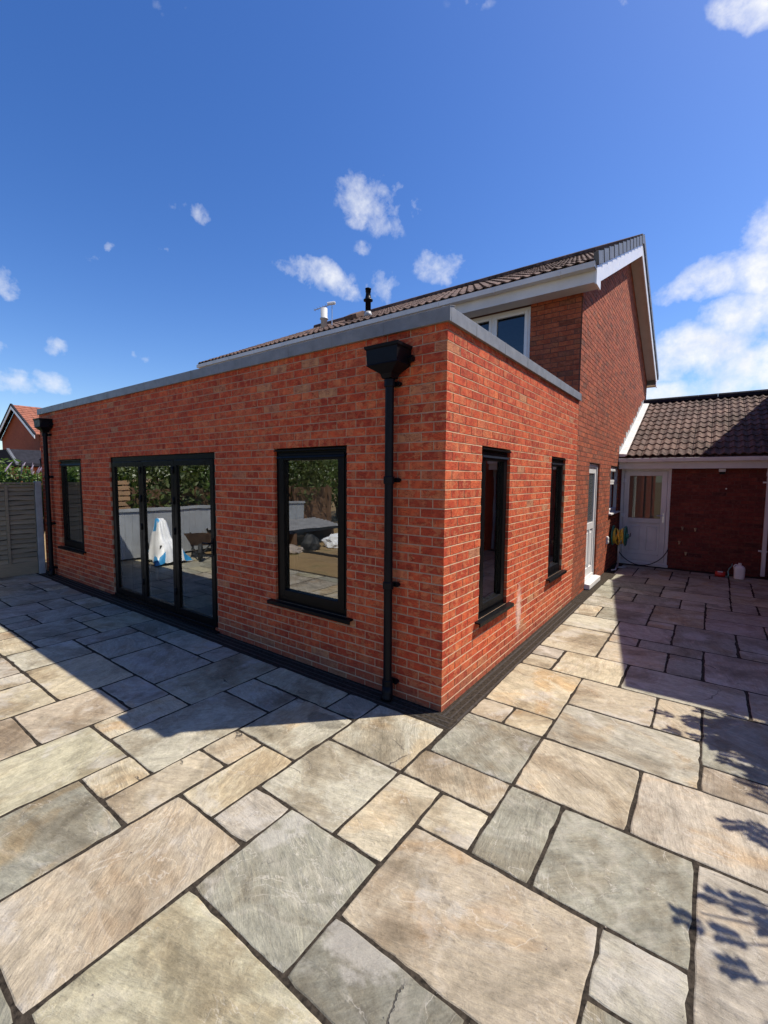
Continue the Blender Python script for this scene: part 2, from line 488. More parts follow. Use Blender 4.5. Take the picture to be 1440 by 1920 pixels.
plain('white_plastic', (0.72, 0.72, 0.70), 0.4, var=0.05, bstr=0.03)
plain('hose_yellow', (0.72, 0.48, 0.05), 0.4, var=0.12, bstr=0.05)
plain('reel_green', (0.03, 0.18, 0.13), 0.4, var=0.15, bstr=0.05)
plain('red_plastic', (0.45, 0.025, 0.02), 0.35, var=0.15, bstr=0.03)
plain('green_tube', (0.22, 0.42, 0.34), 0.35, var=0.1, bstr=0.02)
plain('sheet_white', (0.80, 0.82, 0.84), 0.45, var=0.08, bstr=0.3, bscale=14, bdist=0.01)
plain('sheet_blue', (0.04, 0.30, 0.62), 0.45, var=0.1, bstr=0.3, bscale=14, bdist=0.01)
plain('rusty_metal', (0.22, 0.13, 0.085), 0.75, var=0.4, bstr=0.3)
plain('rubber', (0.02, 0.02, 0.02), 0.7, var=0.2)
plain('corrugated', (0.20, 0.20, 0.205), 0.7, var=0.25)
plain('rubble', (0.30, 0.25, 0.21), 0.95, var=0.45, bstr=0.8, bdist=0.01, bscale=30)


def wood_mat(name, col, var=0.35):
    m, N, b, _ = new_mat(name)
    g = N.n('ShaderNodeNewGeometry')
    oi = N.n('ShaderNodeObjectInfo')
    off = N.n('ShaderNodeCombineXYZ')
    N.l(N.math('MULTIPLY', oi.outputs['Random'], 40.0), off.inputs[2])
    p = N.vmath('ADD', g.outputs['Position'], off.outputs[0])
    mp = N.n('ShaderNodeMapping')
    mp.inputs['Scale'].default_value = (1.2, 1.2, 14.0)
    N.l(p, mp.inputs[0])
    gr = N.noise(mp.outputs[0], 4.0, 7, 0.65, 1.2)
    c = N.ramp(gr, [(0.25, tuple(x * (1 - var) for x in col)), (0.6, col), (0.85, tuple(x * (1 + var) for x in col))])
    c = N.mix(1.0, c, N.ramp(oi.outputs['Random'], [(0, (0.82, 0.82, 0.82)), (1, (1.15, 1.12, 1.08))]), 'MULTIPLY')
    put(N, b.inputs['Base Color'], c)
    b.inputs['Roughness'].default_value = 0.85
    bump(N, b, gr, 0.4, 0.004)


wood_mat('fence_wood', (0.27, 0.22, 0.145))
wood_mat('brown_fence_wood', (0.17, 0.095, 0.055))
wood_mat('pallet_wood', (0.45, 0.28, 0.16))


def tile_mat(name, a, bcol, moss):
    m, N, b, _ = new_mat(name)
    g = N.n('ShaderNodeNewGeometry')
    oi = N.n('ShaderNodeObjectInfo')
    at = N.n('ShaderNodeAttribute', attribute_name='rnd')
    r = N.math('FRACT', N.math('ADD', at.outputs['Fac'], oi.outputs['Random']))
    n1 = N.noise(g.outputs['Position'], 5.0, 6, 0.65, 0.5)
    c = N.ramp(n1, [(0.3, a), (0.7, bcol)])
    c = N.mix(1.0, c, N.ramp(r, [(0, (0.78, 0.78, 0.80)), (1, (1.18, 1.15, 1.12))]), 'MULTIPLY')
    mo = N.noise(g.outputs['Position'], 13.0, 7, 0.7, 0.8)
    mb = N.noise(g.outputs['Position'], 1.1, 3, 0.5)
    mm = N.maprange(N.math('ADD', mo, N.math('MULTIPLY', mb, 0.55)), 0.79, 0.86)
    c = N.mix(N.math('MULTIPLY', mm, 0.9), c, moss)
    put(N, b.inputs['Base Color'], c)
    b.inputs['Roughness'].default_value = 0.88
    b.inputs['Specular IOR Level'].default_value = 0.3
    bump(N, b, N.math('ADD', N.noise(g.outputs['Position'], 130.0, 3), N.math('MULTIPLY', mm, 2.0)), 0.5, 0.004)


tile_mat('roof_tile', (0.080, 0.050, 0.041), (0.17, 0.108, 0.086), (0.045, 0.028, 0.020))


def glass_mat(name, tint, ior, extra, rough=0.0, wav=0.0):
    """thin double-glazed pane: two reflecting faces, clear or tinted transmission"""
    m = bpy.data.materials.new(name)
    m.use_nodes = True
    t = m.node_tree
    t.nodes.clear()
    N = NT(t)
    out = N.n('ShaderNodeOutputMaterial')
    fr = N.n('ShaderNodeFresnel')
    fr.inputs['IOR'].default_value = ior
    fac = N.math('ADD', N.math('MULTIPLY', fr.outputs[0], 1.9), extra, True)
    gl = N.n('ShaderNodeBsdfGlossy')
    gl.inputs['Color'].default_value = (0.97, 0.99, 0.98, 1)
    gl.inputs['Roughness'].default_value = rough
    tr = N.n('ShaderNodeBsdfTransparent')
    tr.inputs['Color'].default_value = (*tint, 1)
    g = N.n('ShaderNodeNewGeometry')
    if wav:
        bn = N.n('ShaderNodeBump')
        bn.inputs['Strength'].default_value = 1.0
        bn.inputs['Distance'].default_value = wav
        N.l(N.noise(g.outputs['Position'], 2.2, 2, 0.4), bn.inputs['Height'])
        N.l(bn.outputs[0], gl.inputs['Normal'])
    mx = N.n('ShaderNodeMixShader')
    N.l(fac, mx.inputs[0])
    N.l(tr.outputs[0], mx.inputs[1])
    N.l(gl.outputs[0], mx.inputs[2])
    N.l(mx.outputs[0], out.inputs[0])
    MATS[name] = m


glass_mat('glass', (0.80, 0.84, 0.83), 1.52, 0.22, 0.0, 0.0009)
glass_mat('glass_plain', (0.40, 0.44, 0.46), 1.52, 0.0)


def leaf_mat(name, a, bcol, trans=0.35):
    m, N, b, out = new_mat(name)
    at = N.n('ShaderNodeAttribute', attribute_name='rnd')
    c = N.ramp(at.outputs['Fac'], [(0, a), (1, bcol)])
    put(N, b.inputs['Base Color'], c)
    b.inputs['Roughness'].default_value = 0.55
    tl = N.n('ShaderNodeBsdfTranslucent')
    N.l(N.mix(1.0, c, (1.3, 1.5, 0.6), 'MULTIPLY'), tl.inputs[0])
    mx = N.n('ShaderNodeMixShader')
    mx.inputs[0].default_value = trans
    N.l(b.outputs[0], mx.inputs[1])
    N.l(tl.outputs[0], mx.inputs[2])
    N.l(mx.outputs[0], out.inputs[0])


leaf_mat('leaf_green', (0.035, 0.085, 0.018), (0.13, 0.20, 0.05))
leaf_mat('leaf_dark', (0.035, 0.065, 0.018), (0.12, 0.15, 0.04), 0.3)
leaf_mat('leaf_lilac', (0.34, 0.26, 0.40), (0.55, 0.47, 0.60), 0.2)
leaf_mat('leaf_olive', (0.06, 0.09, 0.02), (0.16, 0.18, 0.06), 0.3)
leaf_mat('leaf_ash', (0.035, 0.085, 0.018), (0.10, 0.16, 0.04), 0.08)
plain('bark', (0.11, 0.08, 0.06), 0.9, var=0.35, scale=20, bstr=0.8, bdist=0.01)


def ground_mats():
    m, N, b, _ = new_mat('dry_grass')
    g = N.n('ShaderNodeNewGeometry')
    a = N.noise(g.outputs['Position'], 1.3, 6, 0.6)
    f = N.noise(g.outputs['Position'], 60, 5, 0.7)
    c = N.ramp(a, [(0.3, (0.20, 0.13, 0.055)), (0.55, (0.30, 0.20, 0.09)), (0.75, (0.15, 0.13, 0.045))])
    c = N.mix(1.0, c, N.ramp(f, [(0.2, (0.6, 0.6, 0.6)), (0.8, (1.3, 1.3, 1.3))]), 'MULTIPLY')
    put(N, b.inputs['Base Color'], c)
    b.inputs['Roughness'].default_value = 0.95
    bump(N, b, f, 0.9, 0.02)


ground_mats()
plain('soil', (0.10, 0.07, 0.045), 0.95, var=0.4, scale=3, bstr=0.8, bdist=0.02, bscale=30)

# ------------------------------------------------------------------ mesh helpers


class MB:
    def __init__(self):
        self.v, self.f, self.m, self.r = [], [], [], []

    def face(self, pts, mi=0, rnd=0.0):
        i = len(self.v)
        self.v.extend([tuple(p) for p in pts])
        self.f.append(tuple(range(i, i + len(pts))))
        self.m.append(mi)
        self.r.append(rnd)

    def box(self, x0, x1, y0, y1, z0, z1, mi=0, rnd=0.0, back=True, jit=0.0):
        i = len(self.v)
        j = (lambda: random.uniform(-jit, jit)) if jit else (lambda: 0.0)
        self.v.extend([(x0 + j(), y0 + j(), z0 + j()), (x1 + j(), y0 + j(), z0 + j()), (x1, y1, z0), (x0, y1, z0),
                       (x0 + j(), y0 + j(), z1 + j()), (x1 + j(), y0 + j(), z1 + j()), (x1, y1, z1), (x0, y1, z1)])
        fs = [(0, 1, 5, 4), (0, 3, 2, 1), (4, 5, 6, 7), (1, 2, 6, 5), (0, 4, 7, 3)]
        if back:
            fs.append((2, 3, 7, 6))
        for f in fs:
            self.f.append(tuple(i + k for k in f))
            self.m.append(mi)
            self.r.append(rnd)
        return self

    def prism(self, prof, p0, axis, L, mi=0):
        """closed 2-D profile [(a,b)] swept by L along axis ('x','y','z'); a,b are the other two axes in order"""
        n = len(prof)

        def P(a, b, t):
            if axis == 'x':
                return (p0[0] + t, p0[1] + a, p0[2] + b)
            if axis == 'y':
                return (p0[0] + a, p0[1] + t, p0[2] + b)
            return (p0[0] + a, p0[1] + b, p0[2] + t)
        A = [P(a, b, 0) for a, b in prof]
        B = [P(a, b, L) for a, b in prof]
        i = len(self.v)
        self.v.extend(A + B)
        for k in range(n):
            k2 = (k + 1) % n
            self.f.append((i + k, i + k2, i + n + k2, i + n + k))
            self.m.append(mi)
            self.r.append(0)
        self.f.append(tuple(i + k for k in reversed(range(n))))
        self.m.append(mi)
        self.r.append(0)
        self.f.append(tuple(i + n + k for k in range(n)))
        self.m.append(mi)
        self.r.append(0)
        return self

    def tube(self, pts, r, seg=10, mi=0, cap=True, rnd=0.0):
        pts = [Vector(p) for p in pts]
        rr = r if isinstance(r, (list, tuple)) else [r] * len(pts)
        rings = []
        prev = None
        for k, p in enumerate(pts):
            if k == 0:
                d = pts[1] - pts[0]
            elif k == len(pts) - 1:
                d = pts[-1] - pts[-2]
            else:
                d = (pts[k + 1] - pts[k - 1])
            d = d.normalized() if d.length > 1e-9 else Vector((0, 0, 1))
            if prev is None:
                a = Vector((0, 0, 1)) if abs(d.z) < 0.9 else Vector((1, 0, 0))
                u = d.cross(a).normalized()
            else:
                u = (prev - d * prev.dot(d))
                u = u.normalized() if u.length > 1e-6 else d.orthogonal().normalized()
            prev = u
            w = d.cross(u)
            i = len(self.v)
            for s in range(seg):
                an = 2 * math.pi * s / seg
                self.v.append(tuple(p + (u * math.cos(an) + w * math.sin(an)) * rr[k]))
            rings.append(i)
        for a, b in zip(rings, rings[1:]):
            for s in range(seg):
                s2 = (s + 1) % seg
                self.f.append((a + s, a + s2, b + s2, b + s))
                self.m.append(mi)
                self.r.append(rnd)
        if cap:
            self.f.append(tuple(rings[0] + s for s in reversed(range(seg))))
            self.f.append(tuple(rings[-1] + s for s in range(seg)))
            self.m += [mi, mi]
            self.r += [rnd, rnd]
        return self

    def mesh(self, name, mats, smooth=False):
        me = bpy.data.meshes.new(name)
        me.from_pydata(self.v, [], self.f)
        for m_ in mats:
            me.materials.append(MATS[m_])
        me.polygons.foreach_set('material_index', self.m)
        at = me.attributes.new('rnd', 'FLOAT', 'FACE')
        at.data.foreach_set('value', self.r)
        if smooth:
            me.polygons.foreach_set('use_smooth', [True] * len(self.f))
        me.validate()
        me.update()
        return me

    def build(self, name, mats, parent=None, smooth=False, loc=None, rotz=0.0, bevel=0.0):
        if isinstance(mats, str):
            mats = [mats]
        me = self.mesh(name, mats, smooth)
        if bevel:
            bm = bmesh.new()
            bm.from_mesh(me)
            bmesh.ops.remove_doubles(bm, verts=bm.verts, dist=1e-5)
            bmesh.ops.recalc_face_normals(bm, faces=bm.faces)
            bmesh.ops.bevel(bm, geom=[e for e in bm.edges if e.calc_face_angle(0) > 0.5], offset=bevel, segments=1, affect='EDGES', profile=0.5)
            bm.to_mesh(me)
            bm.free()
        return link(name, me, parent, loc, rotz)


def link(name, data, parent=None, loc=None, rotz=0.0):
    o = bpy.data.objects.new(name, data)
    COL.objects.link(o)
    if parent:
        o.parent = parent
    if loc:
        o.location = loc
    if rotz:
        o.rotation_euler = (0, 0, rotz)
    return o


def tag(o, label=None, cat=None, group=None, kind=None):
    if label:
        o['label'] = label
    if cat:
        o['category'] = cat
    if group:
        o['group'] = group
    if kind:
        o['kind'] = kind
    return o


def thing(name, loc, label, cat, group=None, rotz=0.0):
    return tag(link(name, None, None, loc, rotz), label, cat, group)

# ------------------------------------------------------------------ ground
SLABS = [
    (-1.685,-0.78,-0.517,-0.198,''), (-0.78,-0.47,-0.508,-0.195,''), (-1.687,-1.086,-0.828,-0.518,''), (-1.086,-0.471,-1.124,-0.511,'pale'), (-1.699,-1.089,-1.744,-0.828,'pale'),
    (-2.014,-1.701,-1.748,-1.138,'cream'), (-2.619,-2.014,-1.457,-1.14,''), (-2.298,-1.687,-1.139,-0.219,''), (-3.218,-2.3,-1.141,-0.54,''), (-2.6,-2.294,-0.538,-0.216,''),
    (-3.487,-2.6,-0.543,-0.21,''), (-4.128,-3.487,-0.551,-0.212,''), (-4.134,-3.821,-1.142,-0.551,''), (-3.821,-3.218,-1.141,-0.55,''), (-3.535,-2.621,-1.759,-1.143,'gold'),
    (-2.624,-2.013,-2.062,-1.457,'pinkbuff'), (-1.398,-1.092,-2.037,-1.742,'gold'), (-1.091,-0.784,-2.035,-1.425,'buff'), (-1.089,-0.781,-1.425,-1.125,'buff'), (-0.782,-0.47,-1.735,-1.124,'gold'),
    (-0.47,0.141,-1.419,-0.799,'pale'), (-0.47,0.148,-0.799,-0.195,'pale'), (-4.146,-3.535,-1.759,-1.142,'pale'), (-8.443,-7.805,-0.874,-0.214,''), (-7.806,-7.204,-0.56,-0.222,''),
    (-7.204,-6.912,-0.559,-0.233,''), (-6.91,-6.299,-1.168,-0.246,''), (-6.3,-5.986,-0.559,-0.237,''), (-6.299,-5.692,-0.87,-0.559,''), (-5.986,-5.349,-0.56,-0.229,''),
    (-5.694,-5.064,-1.165,-0.56,''), (-5.349,-4.746,-0.56,-0.22,''), (-5.063,-4.747,-0.857,-0.559,''), (-5.689,-5.383,-1.48,-1.165,''), (-5.383,-5.065,-1.478,-1.165,''),
    (-5.065,-4.446,-1.471,-0.856,''), (-4.446,-4.141,-1.466,-0.852,''), (-4.746,-4.129,-0.854,-0.213,''), (-4.755,-4.147,-1.767,-1.468,'gold'), (-0.782,-0.174,-2.644,-1.734,'brown'),
    (-0.47,-0.17,-1.733,-1.421,'ashpink'), (-0.171,0.447,-2.024,-1.414,'grey'), (0.446,1.059,-2.019,-1.72,'dark'), (0.141,0.448,-1.412,-0.795,'cream'), (0.448,1.368,-1.72,-1.099,'brown'),
    (0.448,0.757,-1.101,-0.794,'cream'), (0.145,0.757,-0.794,-0.485,'buff'), (0.17,0.759,-0.485,0.134,'grey'), (0.17,0.452,0.133,0.431,'buff'), (0.452,0.763,0.135,0.431,'gold'),
    (0.17,0.766,0.431,1.339,'gold'), (0.467,1.073,1.339,1.949,'gold'), (0.17,0.466,1.339,1.651,'cream'), (0.171,0.468,1.651,1.948,'ashpink'), (0.174,0.768,1.948,2.849,'cream'),
    (0.177,0.772,2.849,3.443,'pale'), (0.176,0.468,3.443,4.03,'cream'), (0.766,1.373,0.752,1.336,'buff'), (0.765,1.683,0.144,0.754,'ash'), (1.373,1.682,0.758,1.334,'buff'),
    (0.759,1.377,-0.48,0.142,'buff'), (0.757,1.063,-1.099,-0.481,'grey'), (1.063,1.677,-1.096,-0.478,'grey'), (1.368,1.676,-1.405,-1.095,'ash'), (1.073,1.986,1.334,1.949,''),
    (0.768,1.375,1.951,2.547,'buff'), (1.375,1.677,1.949,2.542,''), (1.071,1.677,2.544,2.841,''), (1.374,1.978,2.84,3.727,''), (0.772,1.375,2.844,3.441,''),
    (0.769,1.071,2.549,2.846,''), (1.066,1.373,3.439,3.732,''), (1.068,1.674,3.73,4.608,''), (0.468,1.066,3.443,4.044,''), (0.171,1.069,4.041,4.611,''),
    (0.764,1.372,4.609,5.206,''), (0.468,0.764,4.611,4.916,''), (0.47,0.764,4.916,5.206,''), (0.17,0.47,4.612,5.51,''), (0.473,1.075,5.206,5.52,''),
    (1.372,1.675,4.607,5.209,''), (1.076,1.979,5.209,5.803,''), (1.081,1.386,5.8,6.095,''), (1.675,1.977,4.908,5.208,''), (1.674,2.28,3.726,4.298,''),
    (1.977,2.283,4.903,5.468,''), (1.387,1.989,5.804,6.395,''), (1.398,2.007,6.395,7.271,''), (0.782,1.39,6.095,6.693,''), (0.217,0.782,6.09,6.687,''),
    (0.179,1.079,5.519,6.091,''), (0.504,1.114,6.689,7.64,''), (0.17,0.504,6.688,7.643,''), (1.112,1.4,6.694,7.274,''), (1.117,1.72,7.273,7.657,''),
    (2.012,2.318,7.025,7.277,''), (1.995,2.302,6.075,6.7,''), (-2.013,-1.399,-2.639,-1.747,'lichen'), (-7.805,-6.909,-1.146,-0.56,''), (-6.295,-5.689,-1.752,-0.87,''),
    (-5.062,-4.755,-2.353,-1.473,'buff'), (-4.146,-3.537,-2.64,-1.759,'ashpink'), (-3.537,-3.237,-2.642,-1.759,'cream'), (-3.237,-2.627,-2.641,-1.758,'gold'), (-2.627,-2.013,-2.935,-2.062,'pinkbuff'),
    (-1.399,-0.779,-2.928,-2.036,'grey'), (-0.174,0.714,-2.628,-2.023,'lichen'), (1.377,2.291,-0.477,0.148,'pink'), (1.366,1.981,-2.308,-1.404,'grey'), (1.677,2.287,-1.402,-0.477,'ashpink'),
    (1.682,2.289,0.448,1.339,'grey'), (1.683,2.596,0.147,0.447,'pink'), (1.677,2.287,1.945,2.841,''), (1.986,2.9,1.345,1.943,''), (1.978,2.895,2.845,3.128,''),
    (1.675,2.589,4.299,4.903,''), (1.983,2.898,5.47,6.078,''), (1.978,2.894,3.128,3.728,''), (0.17,0.791,7.642,7.908,''), (0.791,1.403,7.647,7.9,''),
    (1.403,2.012,7.655,7.894,''), (2.014,2.613,7.281,7.895,''), (2.613,2.91,7.286,7.891,''), (1.72,2.014,7.271,7.647,''), (2.318,2.914,7.023,7.286,''),
    (2.007,2.312,6.7,7.025,''), (2.308,2.606,6.392,7.026,''), (2.606,2.909,6.392,7.018,''), (2.3,2.903,6.08,6.392,''), (2.284,2.894,5.199,5.473,''),
    (2.283,2.589,4.899,5.201,''), (2.589,2.894,4.898,5.199,''), (2.589,2.895,4.6,4.898,''), (2.589,2.896,4.019,4.6,''), (2.28,2.589,3.728,4.301,''),
    (2.589,2.895,3.728,4.019,''), (2.287,2.899,1.943,2.846,''), (2.289,2.901,0.441,1.346,''), (2.596,2.901,-0.17,0.44,''), (2.291,2.596,-0.477,0.142,''),
    (-8.737,-8.443,-0.863,-0.209,''), (2.595,2.901,-0.781,-0.17,''), (2.288,2.594,-1.091,-0.477,''), (-8.741,-8.126,-1.715,-0.87,''), (-8.124,-7.806,-1.131,-0.872,''),
    (2.593,2.901,-1.394,-0.781,''), (-8.126,-7.514,-1.435,-1.133,''), (-7.514,-6.903,-1.715,-1.152,''), (-6.903,-6.295,-1.737,-1.168,''), (2.286,2.594,-1.698,-1.091,''),
    (-8.128,-7.515,-2.294,-1.435,''), (-5.679,-5.062,-2.349,-1.48,''), (1.981,2.287,-2.003,-1.401,''), (2.595,2.901,-1.996,-1.394,''), (-8.744,-8.129,-2.596,-1.715,''),
    (-7.515,-6.903,-2.596,-1.715,''), (-6.903,-6.294,-2.028,-1.737,''), (-6.293,-5.679,-2.6,-1.752,''), (-4.755,-4.146,-2.633,-1.767,''), (1.059,1.366,-2.014,-1.717,''),
    (2.289,2.596,-2.299,-1.698,''), (-6.903,-6.597,-2.597,-2.026,''), (-6.597,-6.292,-2.598,-2.03,''), (0.714,1.059,-2.619,-2.018,''), (1.059,1.364,-2.615,-2.014,''),
    (1.984,2.291,-2.601,-2.003,''), (2.596,2.901,-2.598,-1.996,''), (-8.129,-7.515,-2.596,-2.294,''), (-5.678,-4.753,-2.899,-2.351,''), (1.365,1.985,-2.606,-2.308,''),
    (2.291,2.597,-2.9,-2.299,''), (-8.744,-8.13,-2.899,-2.596,''), (-8.13,-7.515,-2.899,-2.596,''), (-7.515,-6.902,-2.899,-2.596,''), (-6.902,-6.29,-2.899,-2.597,''),
    (-6.29,-5.677,-2.899,-2.6,''), (-4.753,-4.142,-2.9,-2.633,''), (-4.142,-3.531,-2.903,-2.64,''), (-3.531,-2.918,-2.909,-2.642,''), (-2.918,-2.623,-2.924,-2.641,''),
    (-2.005,-1.39,-3.204,-2.639,''), (-0.776,-0.17,-2.924,-2.644,''), (-0.17,0.451,-2.92,-2.633,''), (0.453,1.067,-3.204,-2.621,''), (1.068,1.679,-3.506,-2.611,''),
    (1.676,2.292,-2.901,-2.602,''), (2.597,2.901,-3.202,-2.598,''), (-1.385,-0.461,-3.515,-2.927,''), (-0.461,0.154,-3.517,-2.921,''), (0.154,0.457,-3.509,-2.919,''),
    (1.68,2.292,-3.505,-2.901,''), (2.292,2.597,-3.505,-2.9,''), (-1.995,-1.38,-4.111,-3.204,''), (0.46,0.761,-3.808,-3.204,''), (0.761,1.072,-3.808,-3.204,''),
    (2.597,2.901,-3.808,-3.202,''), (-1.377,-0.763,-4.414,-3.512,''), (-0.765,0.159,-4.111,-3.52,''), (0.159,0.463,-4.111,-3.509,''), (1.074,1.989,-4.111,-3.506,''),
    (1.989,2.597,-4.111,-3.505,''), (0.464,1.074,-4.111,-3.808,''), (2.597,2.901,-4.414,-3.808,''), (-1.988,-1.374,-4.717,-4.111,''), (-0.761,-0.147,-4.414,-4.111,''),
    (-0.146,0.77,-4.717,-4.111,''), (0.77,1.684,-4.717,-4.111,''), (1.684,1.989,-4.414,-4.111,''), (1.989,2.597,-4.717,-4.111,''), (-1.373,-0.759,-4.717,-4.414,''),
    (-0.759,-0.145,-4.717,-4.414,''), (1.685,1.989,-4.717,-4.414,''), (2.597,2.901,-4.717,-4.414,''),
]

TONES = {
    'grey': (0.244, 0.236, 0.190), 'dark': (0.182, 0.176, 0.143), 'cream': (0.395, 0.349, 0.261), 'pale': (0.359, 0.336, 0.268),
    'brown': (0.325, 0.276, 0.208), 'lichen': (0.353, 0.326, 0.235), 'ash': (0.314, 0.293, 0.239), 'pink': (0.338, 0.296, 0.239),
    'ashpink': (0.317, 0.284, 0.236), 'gold': (0.407, 0.352, 0.251), 'buff': (0.356, 0.306, 0.228), 'pinkbuff': (0.354, 0.296, 0.224),
}

mb = MB()
mb.face([(-400, -400, -0.06), (400, -400, -0.06), (400, 400, -0.06), (-400, 400, -0.06)])
tag(mb.build('lawn', 'dry_grass'), 'parched brown lawn running on beyond the patio', kind='structure')

mb = MB()
mb.face([(-8.95, -2.92, -0.0022), (-2.0, -2.92, -0.0022), (-2.0, 0.06, -0.0022), (-8.95, 0.06, -0.0022)])
mb.face([(-2.0, -4.75, -0.0022), (0.15, -4.75, -0.0022), (0.15, 0.06, -0.0022), (-2.0, 0.06, -0.0022)])
mb.face([(0.15, -4.75, -0.0022), (2.95, -4.75, -0.0022), (2.95, 8.11, -0.0022), (0.15, 8.11, -0.0022)])
mb.face([(0.0, 0.06, -0.0022), (0.15, 0.06, -0.0022), (0.15, 8.11, -0.0022), (0.0, 8.11, -0.0022)])
mb.box(-8.95, 2.95, -4.80, -4.75, -0.06, -0.0022)
mb.box(-8.95, -2.0, -2.97, -2.92, -0.06, -0.0022)
patio = tag(mb.build('patio', 'joint_fill'), 'sandstone patio with dark pointed joints round the brick extension', kind='structure')


def slab(x0, x1, y0, y1, tone):
    cx, cy = (x0 + x1) / 2, (y0 + y1) / 2
    g = random.uniform(0.0070, 0.0088) + (0.0022 if (cy > 1.2 or cx < -2.5) else 0.0)
    hx, hy = (x1 - x0) / 2 - g, (y1 - y0) / 2 - g
    sk = [random.uniform(-0.0035, 0.0035) for _ in range(8)]
    cor = [(-hx + sk[0], -hy + sk[1]), (hx + sk[2], -hy + sk[3]), (hx + sk[4], hy + sk[5]), (-hx + sk[6], hy + sk[7])]
    ring = []
    for k in range(4):
        a, b = Vector((*cor[k], 0)), Vector((*cor[(k + 1) % 4], 0))
        L = (b - a).length
        n = max(4, int(L / 0.055))
        d = (b - a).normalized()
        nrm = Vector((d.y, -d.x, 0))
        ph = random.uniform(0, 50)
        for i in range(n):
            t = i / n
            if i == 0:
                c = random.uniform(0.003, 0.009)
                ring.append(a + d * c - nrm * c * 0.3 - nrm * 0.002)
                continue
            w = noise.noise(Vector((t * L * 9, ph, 0))) * 0.0050 + noise.noise(Vector((t * L * 34, ph, 3))) * 0.0042
            if random.random() < 0.05:
                w -= random.uniform(0.002, 0.010)
            ring.append(a + d * (L * t) + nrm * w)
    n = len(ring)
    z = random.uniform(-0.0006, 0.0014)
    tx, ty = random.uniform(-0.0012, 0.0012), random.uniform(-0.0012, 0.0012)
    q = MB()

    def zz(p, dz):
        return z + dz + tx * p.x + ty * p.y
    top = []
    for p in ring:
        s = (hx - 0.005) / hx
        s2 = (hy - 0.005) / hy
        top.append(Vector((p.x * s, p.y * s2, zz(p, 0))))
    mid = [Vector((p.x, p.y, zz(p, -0.0028 + noise.noise(Vector((p.x * 20, p.y * 20, cx))) * 0.0008))) for p in ring]
    bot = [Vector((p.x * 1.0, p.y * 1.0, -0.03)) for p in ring]
    q.v = [tuple(p) for p in top + mid + bot]
    q.f = [tuple(range(n))]
    for i in range(n):
        j = (i + 1) % n
        q.f.append((n + i, n + j, j, i))
        q.f.append((2 * n + i, 2 * n + j, n + j, n + i))
    q.m = [0] * len(q.f)
    q.r = [0.0] * len(q.f)
    o = q.build('paving_slab', 'sandstone', patio, loc=(cx, cy, 0))
    if tone:
        c = TONES[tone]
    else:
        k = random.choice(['grey', 'ash', 'pale', 'ash', 'pale', 'grey', 'lichen', 'ashpink'])
        c = TONES[k]
    v = random.uniform(1.02, 1.14)
    o.color = (c[0] * v, c[1] * v, c[2] * v, 1)


for s in SLABS:
    slab(*s)

# ------------------------------------------------------------------ brickwork
BRICKS = {'extension': [], 'house': [], 'porch': []}


def course_bricks(lst, wall, u0, u1, holes, k0, k1, z0, header_even, mirror=False, top=None, quoin=False, umin=None):
    """stretcher bond; u runs away from the quoin at u=0; mirror puts it on the negative side"""
    for k in range(k0, k1):
        za = z0 + 0.075 * k
        zb = za + 0.065
        za += 0.010 if False else 0.0
        head = (k % 2 == 0) == header_even
        b = -0.1125 if head else 0.0
        while b < u1:
            a, c = max(b, u0), min(b + 0.215, u1)
            b += 0.225
            if c - a < 0.02:
                continue
            segs = [(a, c, False, False)]
            zm = (za + zb) / 2
            for (h0, h1, z_0, z_1) in holes:
                if not (z_0 < zm < z_1):
                    continue
                ns = []
                for (p, q, e0, e1) in segs:
                    if q <= h0 or p >= h1:
                        ns.append((p, q, e0 or abs(p - h1) < 0.012, e1 or abs(q - h0) < 0.012))
                        continue
                    if p < h0:
                        ns.append((p, h0, e0, True))
                    if q > h1:
                        ns.append((h1, q, True, e1))
                segs = ns
            for (p, q, e0, e1) in segs:
                if q - p < 0.025:
                    continue
                if top is not None and zb > top((p + q) / 2) + 0.02:
                    continue
                if quoin and p < 0.001:
                    if quoin == 'skip':
                        continue
                    d = 0.1025 if not head else 0.215
                    if quoin == 'own':
                        d = 0.1025 if not head else 0.215
                else:
                    d = 0.10 if (e0 or e1) else 0.018
                uu = (-q, -p) if mirror else (p, q)
                lst.append((wall, uu[0], uu[1], d, za, zb))


def core(us, zs, holes, y0, y1, mb, mi=0):
    """slab of wall with openings, made of cells"""
    U = sorted(set([us[0], us[1]] + [x for h in holes for x in h[:2] if us[0] < x < us[1]]))
    Z = sorted(set([zs[0], zs[1]] + [x for h in holes for x in h[2:] if zs[0] < x < zs[1]]))
    for a, b in zip(U, U[1:]):
        for c, d in zip(Z, Z[1:]):
            um, zm = (a + b) / 2, (c + d) / 2
            if any(h[0] < um < h[1] and h[2] < zm < h[3] for h in holes):
                continue
            mb.box(a, b, y0, y1, c, d, mi)


